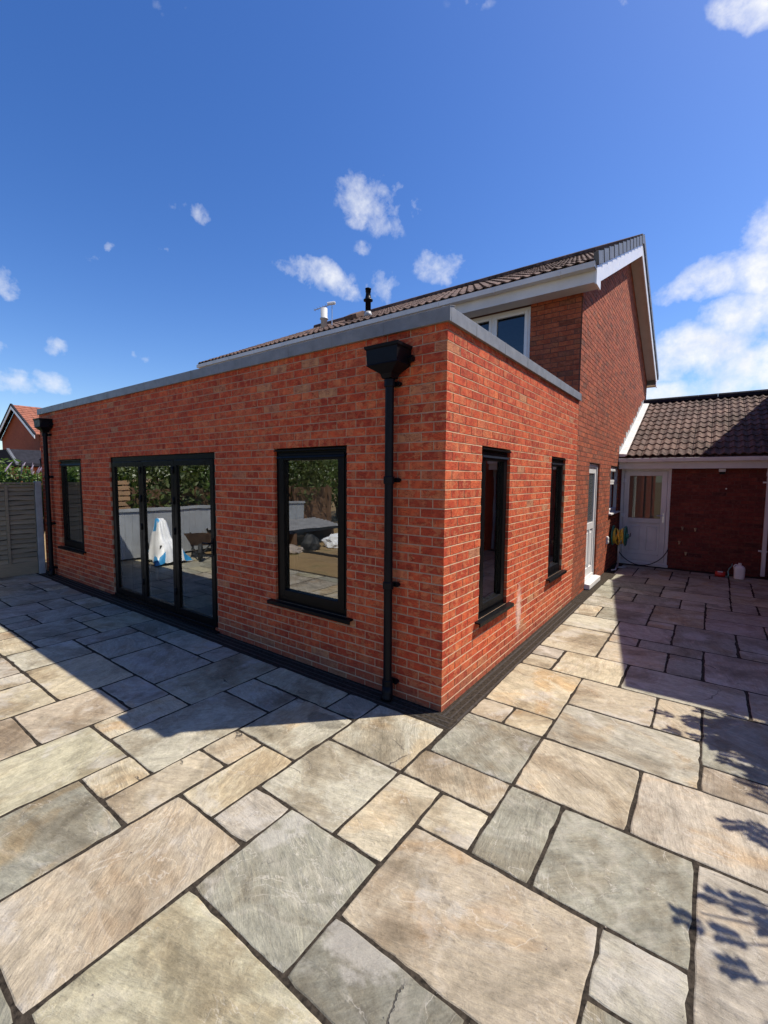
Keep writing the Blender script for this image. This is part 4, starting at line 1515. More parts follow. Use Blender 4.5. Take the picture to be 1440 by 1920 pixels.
# verge caps, bargeboards, soffit, fascia
NV = 12
for side in (0, 1):
    for i in range(NV):
        t0, t1 = i / NV, (i + 1) / NV
        L = slope_len / NV
        q = MB()
        q.box(-0.035, 0.022, 0.0, L + 0.03, -0.105, 0.055)
        q.box(0.022, 0.030, 0.0, 0.05, -0.125, 0.060)
        o = q.build('verge_cap', 'verge_plastic', roof)
        if side == 0:
            o.location = (ROOFX1, EY + (RY - EY) * t0, EZ + (RZ - EZ) * t0 + 0.028)
            o.rotation_euler = (TH - 0.045, 0, 0)
        else:
            o.location = (ROOFX1, 2 * RY - EY - (RY - EY) * t0, EZ + (RZ - EZ) * t0 + 0.028)
            o.rotation_euler = (TH - 0.045, 0, math.pi)
            o.location.x += -0.012
bt = 0.105
for side in (0, 1):
    def yy(y):
        return y if side == 0 else 2 * RY - y
    q = MB()
    ya, yb = EY + 0.09, RY
    za = RZ - SL * (RY - ya) - bt
    zb = RZ - bt
    P = [(ya, za), (yb, zb), (yb, zb - 0.24), (4.08, RZ - SL * (RY - 4.08) - bt - 0.245), (4.08, 4.565), (ya, 4.565)]
    P = [(yy(a), b) for a, b in P]
    A = [(0.212, a, b) for a, b in P]
    B = [(0.236, a, b) for a, b in P]
    q.face(A)
    q.face(list(reversed(B)))
    for k in range(len(P)):
        k2 = (k + 1) % len(P)
        q.face([A[k], A[k2], B[k2], B[k]])
    q.build('bargeboard', 'white_upvc', HOUSE)
    # rake soffit
    q = MB()
    s0, s1 = 4.10, RY
    zz0, zz1 = RZ - SL * (RY - s0) - bt - 0.20, RZ - bt - 0.20
    q.face([(0.002, yy(s0), zz0), (0.211, yy(s0), zz0), (0.211, yy(s1), zz1), (0.002, yy(s1), zz1)])
    q.face([(0.002, yy(s0), zz0 + 0.02), (0.211, yy(s0), zz0 + 0.02), (0.211, yy(s1), zz1 + 0.02), (0.002, yy(s1), zz1 + 0.02)])
    q.build('rake_soffit', 'soffit_upvc', HOUSE)
    # eaves box
    q = MB()
    f0, f1 = sorted((yy(3.83), yy(3.81)))
    q.box(ROOFX0 + 0.03, 0.211, f0, f1, 4.585, EZ - 0.06)
    q.build('fascia', 'white_upvc_grubby', HOUSE)
    q = MB()
    f0, f1 = sorted((yy(3.83), yy(Y0 + 0.0)))
    q.box(ROOFX0 + 0.03, 0.211, f0, f1, 4.60, 4.61)
    q.build('soffit', 'white_upvc_grubby', HOUSE)
    q = MB()
    yc = yy(3.745)
    gp = [(-0.055, 0.0), (-0.058, 0.035), (-0.062, 0.075), (-0.055, 0.078), (-0.050, 0.036), (-0.046, 0.008), (0.046, 0.008), (0.05, 0.078), (0.06, 0.078), (0.056, 0.0)]
    q.prism(gp, (ROOFX0 - 0.02, yc, EZ - 0.12), 'x', ROOFX1 - ROOFX0 + 0.01)
    q.box(ROOFX1 - 0.02, ROOFX1 - 0.012, yc - 0.06, yc + 0.055, EZ - 0.12, EZ - 0.04)
    q.box(ROOFX0 - 0.024, ROOFX0 - 0.018, yc - 0.06, yc + 0.055, EZ - 0.12, EZ - 0.04)
    gt = q.build('gutter', 'white_upvc_grubby', HOUSE)
    if side == 0:
        for k in range(10):
            xb = -0.25 - k * 0.98
            c = MB()
            c.prism([(-0.066, 0.070), (-0.066, 0.03), (-0.060, -0.006), (0.062, -0.006), (0.062, 0.0), (-0.054, 0.0), (-0.059, 0.03), (-0.060, 0.070)], (xb, yc, EZ - 0.12), 'x', 0.03)
            c.build('gutter_bracket', 'white_upvc_grubby', gt)

# things on the roof
t = thing('black_flue', (-4.73, 5.0, EZ + SL * (5.0 - EY)), 'black terracotta-style vent pipe with a flared cowl standing on the tiled roof', 'flue')
q = MB()
q.tube([(0, 0, -0.08), (0, 0, 0.33), (0, 0, 0.335), (0, 0, 0.36), (0, 0, 0.365), (0, 0, 0.44), (0, 0, 0.52), (0, 0, 0.525), (0, 0, 0.58), (0, 0, 0.585), (0, 0, 0.60)],
       [0.062, 0.062, 0.105, 0.105, 0.075, 0.06, 0.05, 0.062, 0.062, 0.07, 0.07], 16)
q.build('pipe', 'black_plastic', t, smooth=True)
q = MB()
q.tube([(0, 0, -0.02), (0, -0.01, 0.10)], [0.11, 0.068], 12)
q.build('collar', 'lead', t, smooth=True)
t = thing('grey_flue', (-6.09, 5.0, EZ + SL * (5.0 - EY)), 'pale grey metal flue on the tiled roof, left of the black one', 'flue')
q = MB()
q.tube([(0, 0, -0.08), (0, 0, 0.20), (0, 0, 0.205), (0, 0, 0.23), (0, 0, 0.235), (0, 0, 0.46)], [0.075, 0.075, 0.10, 0.10, 0.082, 0.082], 16)
q.build('pipe', 'flue_grey', t, smooth=True)
t = thing('tv_aerial', (-6.2, 5.4, EZ + SL * (5.4 - EY)), 'small white aerial on a short mast behind the grey flue', 'aerial')
q = MB()
q.tube([(0, 0, -0.1), (0, 0, 0.50)], 0.012, 8)
q.build('mast', 'steel', t)
q = MB()
q.tube([(-0.38, -0.25, 0.38), (0.08, 0.05, 0.55)], 0.013, 8)
q.build('boom', 'flue_grey', t)
q = MB()
q.tube([(-0.10, -0.06, 0.53), (0.07, 0.04, 0.55)], 0.04, 10)
q.build('dipole_box', 'white_plastic', t)
q = MB()
for k in range(5):
    f = k / 5
    c = Vector((-0.36 + 0.3 * f, -0.24 + 0.19 * f, 0.39 + 0.11 * f))
    q.tube([c + Vector((0.05, -0.08, 0)), c - Vector((0.05, -0.08, 0))], 0.004, 5)
q.build('elements', 'steel', t)
t = thing('roof_vent', (-5.25, 5.0, EZ + SL * (5.0 - EY) + 0.05), 'low brown tile vent on the roof just left of the black flue', 'roof vent')
q = MB()
q.prism([(0, 0), (0, 0.10), (0.32, 0.12), (0.36, 0.10), (0.36, 0)], (-0.18, 0, -0.02), 'x', 0.36)
o = q.build('cowl', 'roof_tile', t, bevel=0.01)
o.rotation_euler = (TH, 0, 0)

# ------------------------------------------------------------------ the porch range with the white door
PY = 8.10
PORCH = thing('porch_range', (0, 0, 0), 'single-storey brick range with tiled lean-to roof and shaded wall joining the house', 'outbuilding')
PD = (0.035, 0.975, 0.0, 2.115)
q = MB()
core((0.0, 2.78), (-0.2, 2.15), grow([PD], 0.004), 0.0082, 0.11, q)
joints(q, 0.0, 2.78, grow([PD], 0.003), -1, 28, 0.055)
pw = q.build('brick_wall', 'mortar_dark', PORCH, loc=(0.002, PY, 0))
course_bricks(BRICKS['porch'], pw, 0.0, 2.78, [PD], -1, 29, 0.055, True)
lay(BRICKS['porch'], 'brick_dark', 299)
q = MB()
q.box(0.002, 3.3, PY + 0.12, 15.0, -0.2, 2.1)
q.build('inner_block', 'plaster', PORCH)
# door
q = MB()
bars(q, 0, 0.94, 0.04, 2.115, 0.01, 0.09, 0.062)
q.box(-0.01, 0.96, -0.05, 0.02, 0.0, 0.045)
PDO = q.build('back_door', 'white_upvc_grubby', PORCH, loc=(0.037, PY, 0), bevel=0.004)
PDO['label'] = 'white half-glazed back door with two raised panels'
q = MB()
a0, a1 = 0.066, 0.874
z0, z1 = 0.106, 2.05
for (a, b, c, d) in ((a0, a0 + 0.10, z0, z1), (a1 - 0.10, a1, z0, z1), (a0 + 0.10, a1 - 0.10, 1.95, z1), (a0 + 0.10, a1 - 0.10, 0.93, 1.03), (a0 + 0.10, a1 - 0.10, z0, 0.24)):
    q.box(a, b, 0.0, 0.05, c, d)
q.box(a0 + 0.10, a1 - 0.10, 0.018, 0.045, 0.24, 0.93)
q.build('door_leaf', 'white_upvc_grubby', PDO, bevel=0.006)
for (a, b) in ((a0 + 0.14, a0 + 0.345), (a1 - 0.345, a1 - 0.14)):
    q = MB()
    P0 = [(a, 0.018, 0.33), (b, 0.018, 0.33), (b, 0.018, 0.86), (a, 0.018, 0.86)]
    P1 = [(a + 0.012, 0.006, 0.342), (b - 0.012, 0.006, 0.342), (b - 0.012, 0.006, 0.848), (a + 0.012, 0.006, 0.848)]
    P2 = [(a + 0.03, 0.010, 0.36), (b - 0.03, 0.010, 0.36), (b - 0.03, 0.010, 0.83), (a + 0.03, 0.010, 0.83)]
    for A, B in ((P0, P1), (P1, P2)):
        for k in range(4):
            k2 = (k + 1) % 4
            q.face([A[k], A[k2], B[k2], B[k]])
    q.face(P2)
    q.build('raised_panel', 'white_upvc_grubby', PDO)
g = MB()
g.face([(a0 + 0.097, 0.022, 1.027), (a1 - 0.097, 0.022, 1.027), (a1 - 0.097, 0.022, 1.953), (a0 + 0.097, 0.022, 1.953)])
g.build('pane', 'glass_plain', PDO)
q = MB()
q.box(a1 - 0.06, a1 - 0.03, -0.012, 0.0, 0.95, 1.16)
q.tube([(a1 - 0.045, -0.01, 1.10), (a1 - 0.045, -0.05, 1.10), (a1 - 0.165, -0.05, 1.10)], 0.009, 8)
q.build('handle', 'steel', PDO)
for hz in (0.35, 1.08, 1.85):
    q = MB()
    q.tube([(0.062, -0.012, hz - 0.05), (0.062, -0.012, hz + 0.05)], 0.012, 8)
    q.box(0.03, 0.10, -0.004, 0.012, hz - 0.035, hz + 0.035)
    q.build('hinge', 'white_plastic', PDO)
# eaves
PEY, PEZ = 7.86, 2.375
PRY, PRZ = 11.70, 4.03
PTH = math.atan2(PRZ - PEZ, PRY - PEY)
q = MB()
q.box(0.003, 3.25, 7.925, 7.945, 2.10, 2.30)
q.build('fascia', 'white_upvc_grubby', PORCH)
q = MB()
q.box(0.003, 3.25, 7.945, PY, 2.118, 2.128)
q.build('soffit', 'white_upvc_grubby', PORCH)
q = MB()
gp = [(-0.055, 0.0), (-0.060, 0.04), (-0.062, 0.072), (-0.055, 0.075), (-0.050, 0.036), (-0.044, 0.008), (0.044, 0.008), (0.048, 0.075), (0.056, 0.075), (0.054, 0.0)]
q.prism(gp, (0.01, PEY, 2.245), 'x', 3.2)
gt = q.build('gutter', 'white_upvc_grubby', PORCH)
for xb in (0.14, 0.79, 1.55, 2.40):
    c = MB()
    c.prism([(-0.068, 0.078), (-0.068, 0.03), (-0.060, -0.008), (0.062, -0.008), (0.062, 0.0), (-0.054, 0.0), (-0.062, 0.03), (-0.062, 0.078)], (xb, PEY, 2.245), 'x', 0.026)
    c.build('gutter_bracket', 'white_upvc_grubby', gt)
q = MB()
q.prism([(PEY + 0.02, PEZ - 0.03), (PRY, PRZ - 0.03), (PRY + 3.9, PEZ - 0.03), (PRY + 3.9, PEZ - 0.08), (PRY, PRZ - 0.09), (PEY + 0.02, PEZ - 0.08)], (0.004, 0, 0), 'x', 3.4)
proof = q.build('roof', 'roof_tile', PORCH)
pl = math.hypot(PRZ - PEZ, PRY - PEY)
tiles(proof, 0.125, 3.4, PEY, PEZ - 0.02, PTH, 12, pl / 12, 0.292, 2, 0.036, 290, 'roof_tile')
for i in range(8):
    q = MB()
    seg = 8
    pr = [(-0.13, -0.05)] + [(-0.12 * math.cos(math.pi * s / seg), 0.085 * math.sin(math.pi * s / seg)) for s in range(seg + 1)] + [(0.13, -0.05)]
    q.prism(pr, (0, 0, 0), 'x', 0.415)
    q.build('ridge_tile', 'dark_tile', proof, loc=(0.01 + i * 0.42, PRY, PRZ + 0.03))
# flashing: pale soaker on the roof and stepped lead up the wall
q = MB()
n = 14
for i in range(n):
    f0, f1 = i / n, (i + 1) / n
    y0_, y1_ = PEY + (PRY - PEY) * f0, PEY + (PRY - PEY) * f1
    z0_, z1_ = PEZ + (PRZ - PEZ) * f0, PEZ + (PRZ - PEZ) * f1
    q.face([(0.006, y0_, z0_ + 0.050), (0.15, y0_, z0_ + 0.040), (0.15, y1_, z1_ + 0.040), (0.006, y1_, z1_ + 0.050)])
q.face([(0.15, PEY, PEZ + 0.04), (0.006, PEY, PEZ + 0.05), (0.006, PEY, PEZ - 0.01), (0.15, PEY, PEZ - 0.01)])
q.build('valley_flashing', 'lead_pale', PORCH)
q = MB()
for i in range(n):
    f0 = i / n
    y0_ = PEY + (PRY - PEY) * f0
    y1_ = PEY + (PRY - PEY) * (i + 1) / n
    z0_ = PEZ + (PRZ - PEZ) * f0
    z1_ = PEZ + (PRZ - PEZ) * (i + 1) / n
    k = math.ceil((z1_ + 0.06 - 0.055) / 0.075)
    zt = 0.055 + 0.075 * k - 0.005
    q.face([(0.0045, y0_, z0_ + 0.03), (0.0045, y1_, z1_ + 0.03), (0.0045, y1_, zt), (0.0045, y0_, zt)])
q.build('stepped_flashing', 'lead', PORCH)
# white square downpipe
t = thing('white_downpipe', (2.53, 7.99, 0), 'white square downpipe at the right end of the shaded wall', 'downpipe')
q = MB()
q.box(-0.033, 0.033, -0.033, 0.033, 0.04, 1.98)
q.build('pipe', 'white_upvc_grubby', t, bevel=0.006)
q = MB()
q.box(-0.045, 0.045, -0.17, -0.08, 2.16, 2.25)
q.tube([(0, -0.125, 2.18), (0, -0.125, 2.12), (0, 0.0, 2.03), (0, 0.0, 1.95)], 0.042, 4)
q.build('swan_neck', 'white_upvc_grubby', t)
for zc in (1.83, 0.52):
    q = MB()
    q.box(-0.055, 0.042, -0.040, 0.04, zc - 0.015, zc + 0.015)
    q.box(-0.085, -0.055, 0.02, 0.04, zc - 0.015, zc + 0.015)
    q.build('bracket', 'white_upvc_grubby', t)

# ------------------------------------------------------------------ things along the shaded wall
t = thing('security_light', (1.82, PY, 2.04), 'small white and black security light high on the shaded wall', 'lamp')
q = MB()
q.box(-0.055, 0.055, -0.09, -0.002, -0.005, 0.055)
q.build('housing', 'white_plastic', t, bevel=0.006)
q = MB()
q.prism([(-0.085, -0.055), (-0.085, -0.01), (-0.01, -0.01), (-0.03, -0.055)], (-0.045, 0, 0), 'x', 0.09)
q.build('sensor', 'black_plastic', t)

for k, (x, z, lab) in enumerate([(1.22, 0.87, 'brass pipe fitting on the shaded wall, upper one beside the white door'),
                                 (1.44, 0.86, 'brass pipe fitting on the shaded wall, upper one further from the white door'),
                                 (1.18, 0.57, 'brass pipe fitting above the cable loop on the shaded wall'),
                                 (1.30, 0.35, 'lowest brass pipe fitting on the shaded wall')]):
    q = MB()
    q.tube([(0, -0.002, 0), (0, -0.05, 0), (0, -0.065, -0.01), (0, -0.07, -0.045)], [0.022, 0.016, 0.016, 0.012], 10)
    q.tube([(-0.025, -0.045, 0.018), (0.025, -0.045, 0.018)], 0.008, 8)
    q.tube([(0, -0.045, 0.0), (0, -0.045, 0.02)], 0.007, 8)
    o = q.build('pipe_fitting', 'brass', None, loc=(x, PY, z), smooth=True)
    tag(o, lab, 'tap', 'brass fittings on the shaded wall')

q = MB()
q.box(-0.012, 0.012, -0.02, -0.002, -0.012, 0.012)
tag(q.build('cable_clip', 'white_plastic', None, loc=(1.90, PY, 1.70)), 'tiny white cable clip alone high on the shaded wall', 'clip')

# black cable loop
q = MB()
pts = []
for i in range(25):
    f = i / 24
    x = 0.02 + 0.98 * f
    z = 0.42 - 0.40 * math.sin(math.pi * min(1, f * 1.02)) ** 0.55
    y = 7.98 - 0.05 * math.sin(math.pi * f)
    pts.append((x, y, max(0.012, z)))
q.tube(pts, 0.009, 8)
tag(q.build('black_cable', 'rubber', None, smooth=True), 'black cable hanging in a loop across the foot of the back door', 'cable')

# hose reel
t = thing('hose_reel', (0.15, 7.30, 0.0), 'green hose reel on a grey stand wound with yellow hose, beside the back door', 'hose reel')
hz = 0.70
for sx in (-0.10, 0.13):
    q = MB()
    R0 = 0.20
    ring = [(sx, R0 * math.cos(a), hz + R0 * math.sin(a)) for a in [2 * math.pi * k / 28 for k in range(29)]]
    q.tube(ring, 0.014, 8, cap=False)
    for k in range(5):
        a = 2 * math.pi * k / 5 + 0.3
        q.tube([(sx, 0, hz), (sx, R0 * math.cos(a), hz + R0 * math.sin(a))], 0.012, 6)
    q.build('reel_disc', 'reel_green', t, smooth=True)
q = MB()
q.tube([(-0.13, 0, hz), (0.19, 0, hz)], 0.05, 12)
q.build('axle', 'reel_green', t)
q = MB()
pts = []
turns = 9
for i in range(turns * 20 + 1):
    a = 2 * math.pi * i / 20
    f = i / (turns * 20)
    sag = 0.04 * (0.5 - 0.5 * math.sin(a)) * (0.4 + 0.6 * abs(math.sin(i * 0.09)))
    rr = 0.135 + 0.02 * math.sin(i * 0.037)
    pts.append((-0.08 + 0.19 * (0.5 - 0.5 * math.cos(f * math.pi * 5)), rr * math.cos(a), hz + rr * math.sin(a) - sag))
q.tube(pts, 0.012, 7)
q.tube([(0.02, -0.15, hz + 0.12), (0.03, -0.19, hz + 0.02), (0.05, -0.18, hz - 0.10), (0.08, -0.15, hz - 0.02), (0.09, -0.10, hz + 0.13)], 0.012, 7)
q.build('hose', 'hose_yellow', t, smooth=True)
q = MB()
q.tube([(0.0, 0.05, hz), (0.0, 0.06, 0.02)], 0.016, 8)
q.tube([(0.0, 0.06, 0.10), (0.0, -0.22, 0.012), (-0.06, -0.32, 0.012)], 0.016, 8)
q.tube([(0.0, 0.06, 0.02), (0.14, 0.20, 0.014)], 0.016, 8)
q.build('stand', 'flue_grey', t, smooth=True)
q = MB()
q.tube([(0.19, 0, hz), (0.22, 0, hz), (0.22, 0, hz + 0.07)], 0.008, 6)
q.build('crank', 'black_plastic', t)

q = MB()
q.box(-0.03, 0.0, -0.05, 0.05, -0.075, 0.075)
q.box(0.0, 0.012, -0.035, 0.035, 0.01, 0.055)
q.box(0.0, 0.012, -0.035, 0.035, -0.055, -0.01)
tag(q.build('wall_socket', 'white_plastic', None, loc=(0.03, 6.84, 0.64), bevel=0.004), 'white outdoor socket box low on the gable wall beside the hose reel', 'socket')

# white jug, red tin, green tube
t = thing('white_jug', (2.17, 7.66, 0), 'white plastic jug standing on the slabs by the white downpipe', 'jug')
q = MB()
prof = [(0.075, 0.0), (0.088, 0.012), (0.09, 0.22), (0.082, 0.262), (0.055, 0.292), (0.026, 0.305), (0.026, 0.33)]
seg = 16
for (r0, h0), (r1, h1) in zip(prof, prof[1:]):
    for s in range(seg):
        a, b = 2 * math.pi * s / seg, 2 * math.pi * (s + 1) / seg
        f = lambda r, an, h: (r * 0.95 * math.copysign(abs(math.cos(an)) ** 0.7, math.cos(an)), r * 0.7 * math.copysign(abs(math.sin(an)) ** 0.7, math.sin(an)), h * 0.86)
        q.face([f(r0, a, h0), f(r0, b, h0), f(r1, b, h1), f(r1, a, h1)])
q.build('body', 'white_plastic', t, smooth=True)
q = MB()
q.tube([(0, 0, 0.280), (0, 0, 0.303)], 0.027, 14)
q.build('cap', 'white_plastic', t)
q = MB()
q.tube([(-0.02, 0, 0.265), (-0.065, 0, 0.268), (-0.090, 0, 0.235), (-0.080, 0, 0.17)], 0.010, 8)
q.build('handle', 'white_plastic', t, smooth=True)

t = thing('red_tin', (1.88, 7.66, 0), 'small red tin on its side on the slabs, left of the white jug', 'tin')
q = MB()
q.tube([(-0.08, 0, 0.055), (-0.075, 0, 0.055), (0.075, 0, 0.055), (0.08, 0, 0.055)], [0.045, 0.053, 0.053, 0.045], 16)
q.build('body', 'red_plastic', t, smooth=True)
q = MB()
q.box(-0.04, 0.04, -0.045, 0.0, 0.098, 0.112)
q.build('cap', 'white_plastic', t)
q = MB()
q.tube([(2.0, 7.68, 0.012), (2.01, 7.70, 0.06), (2.0, 7.76, 0.10), (2.02, 7.84, 0.15), (2.06, 7.92, 0.19), (2.07, 7.98, 0.23)], 0.009, 8)
tag(q.build('green_tube', 'green_tube', None, smooth=True), 'short pale green tube leaning on the wall between tin and jug', 'tube')


# ------------------------------------------------------------------ left side: fence, bush, lantern, neighbour
def lap_panel(t, x, ya, yb, z0, z1, mat='fence_wood', facing=1):
    """horizontal overlapping slats between ya and yb"""
    n = int((z1 - z0) / 0.088)
    for i in range(n):
        z = z0 + i * (z1 - z0) / n
        q = MB()
        nseg = 8
        hh = (z1 - z0) / n - 0.009
        P = []
        ph = random.uniform(0, 9)
        for s in range(nseg + 1):
            y = ya + (yb - ya) * s / nseg
            w = 0.006 * math.sin(ph + s * 1.3) + random.uniform(-0.002, 0.002)
            P.append((y, z + w))
        for (a, za_), (b, zb_) in zip(P, P[1:]):
            q.face([(facing * 0.030, a, za_), (facing * 0.030, b, zb_), (facing * 0.004, b, zb_ + hh), (facing * 0.004, a, za_ + hh)])
            q.face([(facing * 0.006, a, za_), (facing * 0.006, b, zb_), (facing * 0.030, b, zb_), (facing * 0.030, a, za_)])
        q.build('slat', mat, t)
    q = MB()
    q.box(-0.02, -0.004, ya, yb, z0, z1)  # dark sheet added to stand in for the shade between slats
    q.build('gap_shade_sheet', 'rubber', t)


FX = -8.62
t = thing('lap_fence', (FX, 0, 0), 'weathered wooden lap fence panel with concrete post against the far end of the extension', 'fence')
lap_panel(t, 0, -1.15, -0.20, 0.26, 1.68)
q = MB()
q.box(-0.05, 0.05, -0.19, -0.09, 0.0, 1.76)
q.build('post', 'concrete', t, bevel=0.006)
for yb in (-0.62, -1.10):
    q = MB()
    q.box(0.026, 0.050, yb - 0.02, yb + 0.02, 0.26, 1.70)
    q.build('batten', 'fence_wood', t)
q = MB()
q.box(0.018, 0.042, -1.15, -0.20, 1.655, 1.70)
q.build('rail', 'fence_wood', t)
q = MB()
q.box(-0.045, 0.055, -1.15, -0.64, 1.705, 1.735)
q.build('capping', 'fence_wood', t)
q = MB()
q.box(-0.045, 0.055, -0.63, -0.20, 1.712, 1.740)
q.build('capping', 'fence_wood', t)
q = MB()
q.box(-0.02, 0.03, -1.15, -0.20, 0.02, 0.255)
q.build('gravel_board', 'fence_wood', t)

# grey painted fence further along, seen in the door glass
t = thing('grey_fence', (FX, 0, 0), 'low grey painted board fence mirrored in the bi-fold door', 'fence')
for i in range(36):
    q = MB()
    y = -1.17 - i * 0.15
    q.box(-0.01, 0.012, y - 0.146, y, 0.05, 1.08)
    q.build('board', 'grey_paint', t)
q = MB()
q.box(-0.03, 0.04, -6.6, -1.16, 1.085, 1.15)
q.build('capping', 'grey_paint', t)
t = thing('brown_fence', (-9.7, 0, 0), 'brown timber fence behind the grey one, mirrored in the glass', 'fence')
for i in range(15):
    q = MB()
    q.box(-0.01, 0.012, -9.0, -0.9, 0.05 + i * 0.1, 0.05 + i * 0.1 + 0.094)
    q.build('slat', 'brown_fence_wood', t)
for k in range(5):
    q = MB()
    q.box(0.012, 0.09, -2.0 - k * 1.7, -1.91 - k * 1.7, 0, 1.6)
    q.build('post', 'brown_fence_wood', t)
t = thing('wooden_pallet', (-9.45, -1.35, 1.05), 'pale wooden pallet propped on the fence, mirrored in the left door pane', 'pallet')
for i in range(6):
    q = MB()
    q.box(0, 0.02, -0.45, 0.45, i * 0.125, i * 0.125 + 0.09)
    q.build('slat', 'pallet_wood', t)
for yb in (-0.43, 0.0, 0.36):
    q = MB()
    q.box(-0.08, 0.0, yb, yb + 0.08, 0.0, 0.72)
    q.build('bearer', 'pallet_wood', t)

# garden items mirrored in the glass
t = thing('covered_chair', (-7.98, -1.78, 0), 'garden chair under a white and blue dust sheet, mirrored in the door', 'chair')
bm = bmesh.new()
prof_ = [(0.0, 0.95, 0.16), (0.12, 0.90, 0.22), (0.25, 0.62, 0.26), (0.38, 0.48, 0.34), (0.62, 0.44, 0.40), (0.78, 0.30, 0.46), (0.82, 0.06, 0.50)]
rows = []
for (xx, zz, hw) in [(-0.42, 0.05, 0.36), (-0.36, 0.30, 0.30), (-0.24, 0.70, 0.24), (-0.14, 0.95, 0.18)] + [(p[0], p[1], p[2]) for p in prof_]:
    row = []
    for s in range(15):
        f = s / 14 * 2 - 1
        drop = max(0, abs(f) - 0.55) / 0.45
        fold = 0.03 * math.sin(f * 17 + xx * 6)
        row.append(bm.verts.new((xx + fold, f * (hw + 0.10 * drop), max(0.04, zz * (1 - 0.92 * drop ** 1.2) + fold * 0.5))))
    rows.append(row)
for a, b in zip(rows, rows[1:]):
    for s in range(14):
        bm.faces.new((a[s], a[s + 1], b[s + 1], b[s]))
me = bpy.data.meshes.new('dust_sheet')
bm.to_mesh(me)
bm.free()
me.materials.append(MATS['sheet_white'])
me.materials.append(MATS['sheet_blue'])
for p in me.polygons:
    p.use_smooth = True
    if p.center.z < 0.16 or (p.center.z > 0.80 and p.center.y > 0.05):
        p.material_index = 1
link('dust_sheet', me, t).scale = (0.66, 0.74, 1.0)
q = MB()
for (a, b) in ((-0.18, -0.2), (-0.18, 0.2), (0.38, -0.2), (0.38, 0.2)):
    q.tube([(a, b, 0), (a, b, 0.42)], 0.02, 6)
q.build('leg', 'rubber', t)

t = thing('wheelbarrow', (-7.85, -2.65, 0), 'old wheelbarrow with rusty tray standing on the patio, mirrored in the door', 'wheelbarrow', rotz=0.6)
q = MB()
A = [(-0.40, -0.30, 0.52), (0.45, -0.33, 0.62), (0.45, 0.33, 0.62), (-0.40, 0.30, 0.52)]
B = [(-0.22, -0.20, 0.30), (0.22, -0.18, 0.30), (0.22, 0.18, 0.30), (-0.22, 0.20, 0.30)]
for k in range(4):
    k2 = (k + 1) % 4
    q.face([A[k], A[k2], B[k2], B[k]])
q.face(B)
q.face([(-0.38, -0.28, 0.50), (0.43, -0.31, 0.60), (0.43, 0.31, 0.60), (-0.38, 0.28, 0.50)])
q.build('tray', 'rusty_metal', t)
for s in (-1, 1):
    q = MB()
    q.tube([(0.55, s * 0.06, 0.18), (0.1, s * 0.2, 0.30), (-0.75, s * 0.28, 0.50)], 0.018, 8)
    q.build('handle', 'rubber', t)
    q = MB()
    q.tube([(-0.18, s * 0.2, 0.32), (-0.28, s * 0.22, 0.0)], 0.015, 8)
    q.build('leg', 'rubber', t)
q = MB()
q.tube([(0.55 + 0.16 * math.cos(2 * math.pi * k / 20), 0, 0.20 + 0.16 * math.sin(2 * math.pi * k / 20)) for k in range(21)], 0.04, 8, cap=False)
q.tube([(0.55, -0.03, 0.20), (0.55, 0.03, 0.20)], 0.05, 10)
q.build('wheel', 'rubber', t, smooth=True)

t = thing('roof_sheet_stack', (-8.1, -5.2, 0), 'stack of grey corrugated roof sheets lying by the lawn, mirrored in the near window', 'sheets')
for k in range(3):
    q = MB()
    n = 40
    P = [(-0.6 + 1.2 * i / n, 0.02 * math.sin(i * 1.2)) for i in range(n + 1)]
    for (a, za_), (b, zb_) in zip(P, P[1:]):
        q.face([(a, -1.9, za_), (b, -1.9, zb_), (b, 1.9, zb_), (a, 1.9, za_)])
    o = q.build('sheet', 'corrugated', t, loc=(0.03 * k, 0.05 * k, 0.42 + 0.05 * k))
    o.rotation_euler = (0, 0.12, 0.02 * k)
q = MB()
for yb in (-1.5, 0, 1.5):
    q.box(-0.6, 0.6, yb - 0.06, yb + 0.06, 0, 0.34)
q.build('bearer', 'brown_fence_wood', t)


def lump(name, loc, sx, sy, sz, mat, label, cat, seed, group=None):
    bm = bmesh.new()
    bmesh.ops.create_icosphere(bm, subdivisions=3, radius=1.0)
    for v in bm.verts:
        d = noise.noise(v.co * 1.7 + Vector((seed, 0, 0))) * 0.35 + noise.noise(v.co * 4 + Vector((seed, 5, 0))) * 0.12
        v.co *= 1 + d
        v.co.z = max(v.co.z, -0.35)
        v.co = Vector((v.co.x * sx, v.co.y * sy, (v.co.z + 0.35) * sz))
    me = bpy.data.meshes.new(name)
    bm.to_mesh(me)
    bm.free()
    me.materials.append(MATS[mat])
    o = link(name, me, None, loc)
    return tag(o, label, cat, group)


lump('rubble_bag', (-6.75, -6.0, -0.05), 0.34, 0.32, 0.26, 'sheet_white', 'crumpled white plastic rubble bag at the lawn edge, mirrored in the near window', 'bag', 3)
lump('black_bucket_bag', (-6.9, -5.2, -0.05), 0.25, 0.25, 0.3, 'rubber', 'black rubbish sack between the sheets and the white bag, mirrored in the window', 'sack', 8)
lump('rubble_heap', (-7.2, -4.6, -0.06), 0.5, 0.4, 0.13, 'rubble', 'low heap of broken brick rubble on the lawn edge, mirrored in the window', 'rubble', 5)


